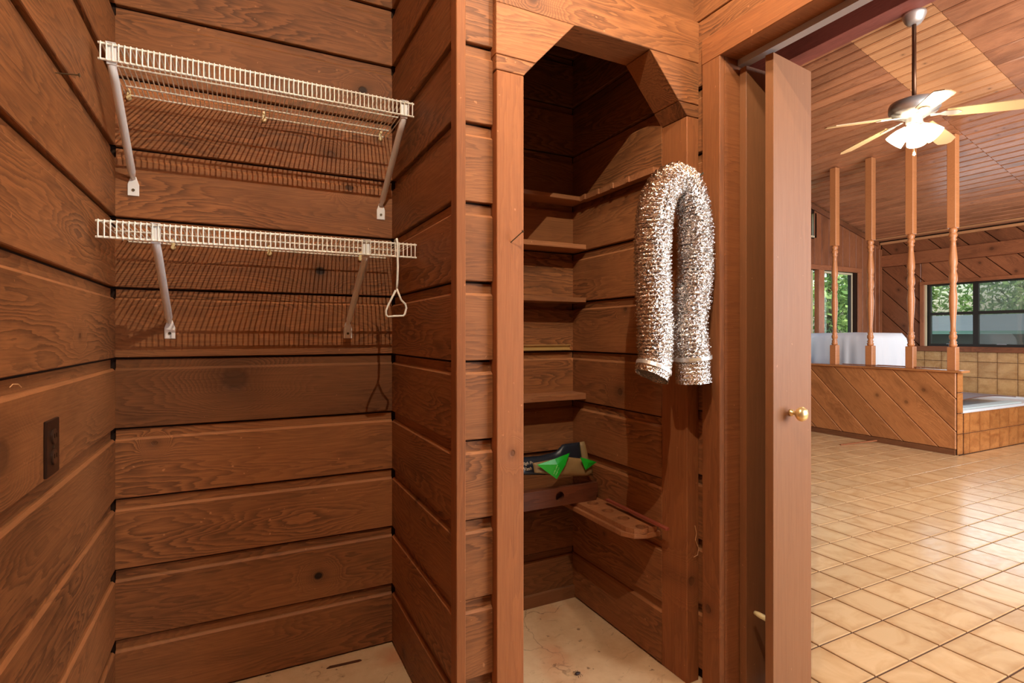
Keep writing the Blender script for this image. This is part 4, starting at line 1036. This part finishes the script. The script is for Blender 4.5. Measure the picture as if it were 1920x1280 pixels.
def blade(a):
    m = Matrix.Translation((fxp, fyp, zbld)) @ Matrix.Rotation(a, 4, 'Z') @ Matrix.Rotation(R(7), 4, 'Y') @ Matrix.Rotation(R(-12), 4, 'X')
    n = 10; V = []; f = []
    for i in range(n+1):
        s_ = i/n; x_ = .20+s_*.46; wd = (.048+.016*math.sin(math.pi*min(1, s_*.9+.1)*.5))*(1 if s_ < .86 else math.sqrt(max(.0, 1-((s_-.86)/.142)**2))*.9+.1)
        for sy in (-1, 1):
            for dz in (0, .007): V.append((x_, sy*wd, dz))
    for i in range(n):
        a_ = i*4; b_ = a_+4; f += [(a_+1, b_+1, b_+3, a_+3), (a_, a_+2, b_+2, b_), (a_, b_, b_+1, a_+1), (a_+2, a_+3, b_+3, b_+2)]
    f += [(0, 1, 3, 2), (n*4, n*4+2, n*4+3, n*4+1)]
    o = MB().add(V, f).build('blade', M['blade'], ft, mtx=m)
    ir = MB().prism([(.10, -.016), (.16, -.012), (.19, -.03), (.26, -.026), (.285, 0), (.26, .026), (.19, .03), (.16, .012), (.10, .016)], 2, -.007, -.001).build('blade_iron', M['nickel'], o, mtx=m, bevel=.001, segs=1)
A0 = R(6)
for k in range(5): blade(A0+k*R(72))
zl = zm-.125
lkc = MB().lathe([(.04, .0), (.05, -.02), (.045, -.045), (.02, -.055)], (fxp, fyp, zl), 24, 2).build('light_fitter', M['nickel'], ft, smooth=True, loc=(fxp, fyp, zl))
for k in range(4):
    a = R(20+90*k); d_ = Vector((math.cos(a), math.sin(a), 0)); m = Matrix.Translation(Vector((fxp, fyp, zl-.02))+d_*.045) @ Matrix.Rotation(a, 4, 'Z') @ Matrix.Rotation(R(180-42), 4, 'Y')
    MB().lathe([(.022, 0), (.03, .015), (.048, .05), (.062, .10), (.066, .13), (.060, .132)], (0, 0, 0), 20, 2).build('glass_shade', M['lampglass'], ft, mtx=m, smooth=True)
    pp = Vector((fxp, fyp, zl-.10))+d_*.12
MB().tube([(fxp, fyp, zl-.05), (fxp, fyp, zl-.21)], .0016, 6).lathe([(.002, .02), (.009, .008), (.011, -.006), (.004, -.014)], (fxp, fyp, zl-.225), 12, 2).build('pull_chain', M['chain'], ft, loc=(fxp, fyp, zl-.1))
lamp('fan_lamp', 'POINT', (fxp, fyp, zl-.30), 26, (1, .88, .72), shadow_soft_size=.08)

# ------------------------------------------------------------------ outside
gr = wall('ground', XW+.2, 60, -30, 60, -.5, -.3, 'grass'); gr2 = wall('ground', -10, XW+.2, YG+.2, 60, -.5, -.3, 'grass')
def tree(x, y, h, r, label, seed, n=2600):
    rnd = random.Random(seed); t = thing('tree', (x, y, -.3), label, 'tree', 'trees outside the bathroom windows')
    MB().tube([(x, y, -.35), (x+.1, y, h*.4), (x-.1, y+.1, h*.8)], [.18, .13, .06], 10).build('trunk', M['bark'], t, smooth=True, loc=(x, y, -.3))
    V = []; Fc = []
    for i in range(n):
        while True:
            p = Vector((rnd.uniform(-1, 1), rnd.uniform(-1, 1), rnd.uniform(-1, 1)))
            if .25 < p.length < 1: break
        c = Vector((x+p.x*r, y+p.y*r, h*.52+p.z*h*.56)); 
        if noise.noise(c*1.1) < -.22: continue
        s_ = rnd.uniform(.07, .16); a = Vector((rnd.gauss(0, 1), rnd.gauss(0, 1), rnd.gauss(0, 1))).normalized(); b = a.orthogonal().normalized()
        k = len(V); V += [c-a*s_, c+b*s_*.45, c+a*s_, c-b*s_*.45]; Fc.append((k, k+1, k+2, k+3))
    me_ = mesh('crown', [v-Vector((x, y, h*.5)) for v in V], Fc); o = link('crown', me_, M['leaf'], t, Matrix.Translation((x, y, h*.5))); o['kind'] = 'stuff'
tree(16.2, 10.4, 6.0, 2.2, 'bushy tree seen through the narrow gable window', 1, 9000)
tree(10.6, 13.6, 7.0, 2.0, 'slimmer tree to the left outside the gable wall', 5, 3000)
tree(22.0, 11.4, 7.0, 2.4, 'tall tree behind the shed, seen in the left pane of the long window', 2, 9000)
tree(21.8, 6.5, 6.8, 2.3, 'tall tree behind the shed, seen in the screened pane', 3, 9000)
tree(27.5, 9.0, 8.0, 2.8, 'farthest tree, in the gap between the two behind the shed', 8, 8000)
tree(20.5, 1.0, 7.5, 2.6, 'tree beyond the right end of the long window', 4, 3000)
sh = thing('garden_shed', (14, 6, -.3), 'low shed with grey roof and green eave outside the long window', 'shed')
MB().box(13.2, 16.2, 1.5, 7.2, -.3, 1.22).build('shed_wall', M['shedwall'], sh, loc=(14.5, 5, -.3))
MB().prism([(12.8, 1.22), (14.9, 1.60), (17.0, 1.22), (17.0, 1.28), (14.9, 1.66), (12.8, 1.28)], 1, 1.2, 7.4).build('shed_roof', M['roofgrey'], sh, loc=(14.9, 5, 1.3))
MB().box(12.74, 12.80, 1.2, 7.4, 1.22, 1.285).build('eave_board', M['roofgreen'], sh, loc=(12.77, 5, 1.2))
for yk in (2.4, 4.2, 6.0): MB().box(13.17, 13.2, yk, yk+.6, .5, .95).build('shed_window', M['whitetrim'], sh, loc=(13.2, yk, .7))

# tone / knot defaults for everything using wood
for o in bpy.data.objects:
    if o.type == 'MESH':
        if 'tone' not in o: o['tone'] = 0.
        if 'knot' not in o: o['knot'] = [0., 0., 0.]
        if 'hole' not in o: o['hole'] = 0.
        if 'siding' not in o: o['siding'] = 0.
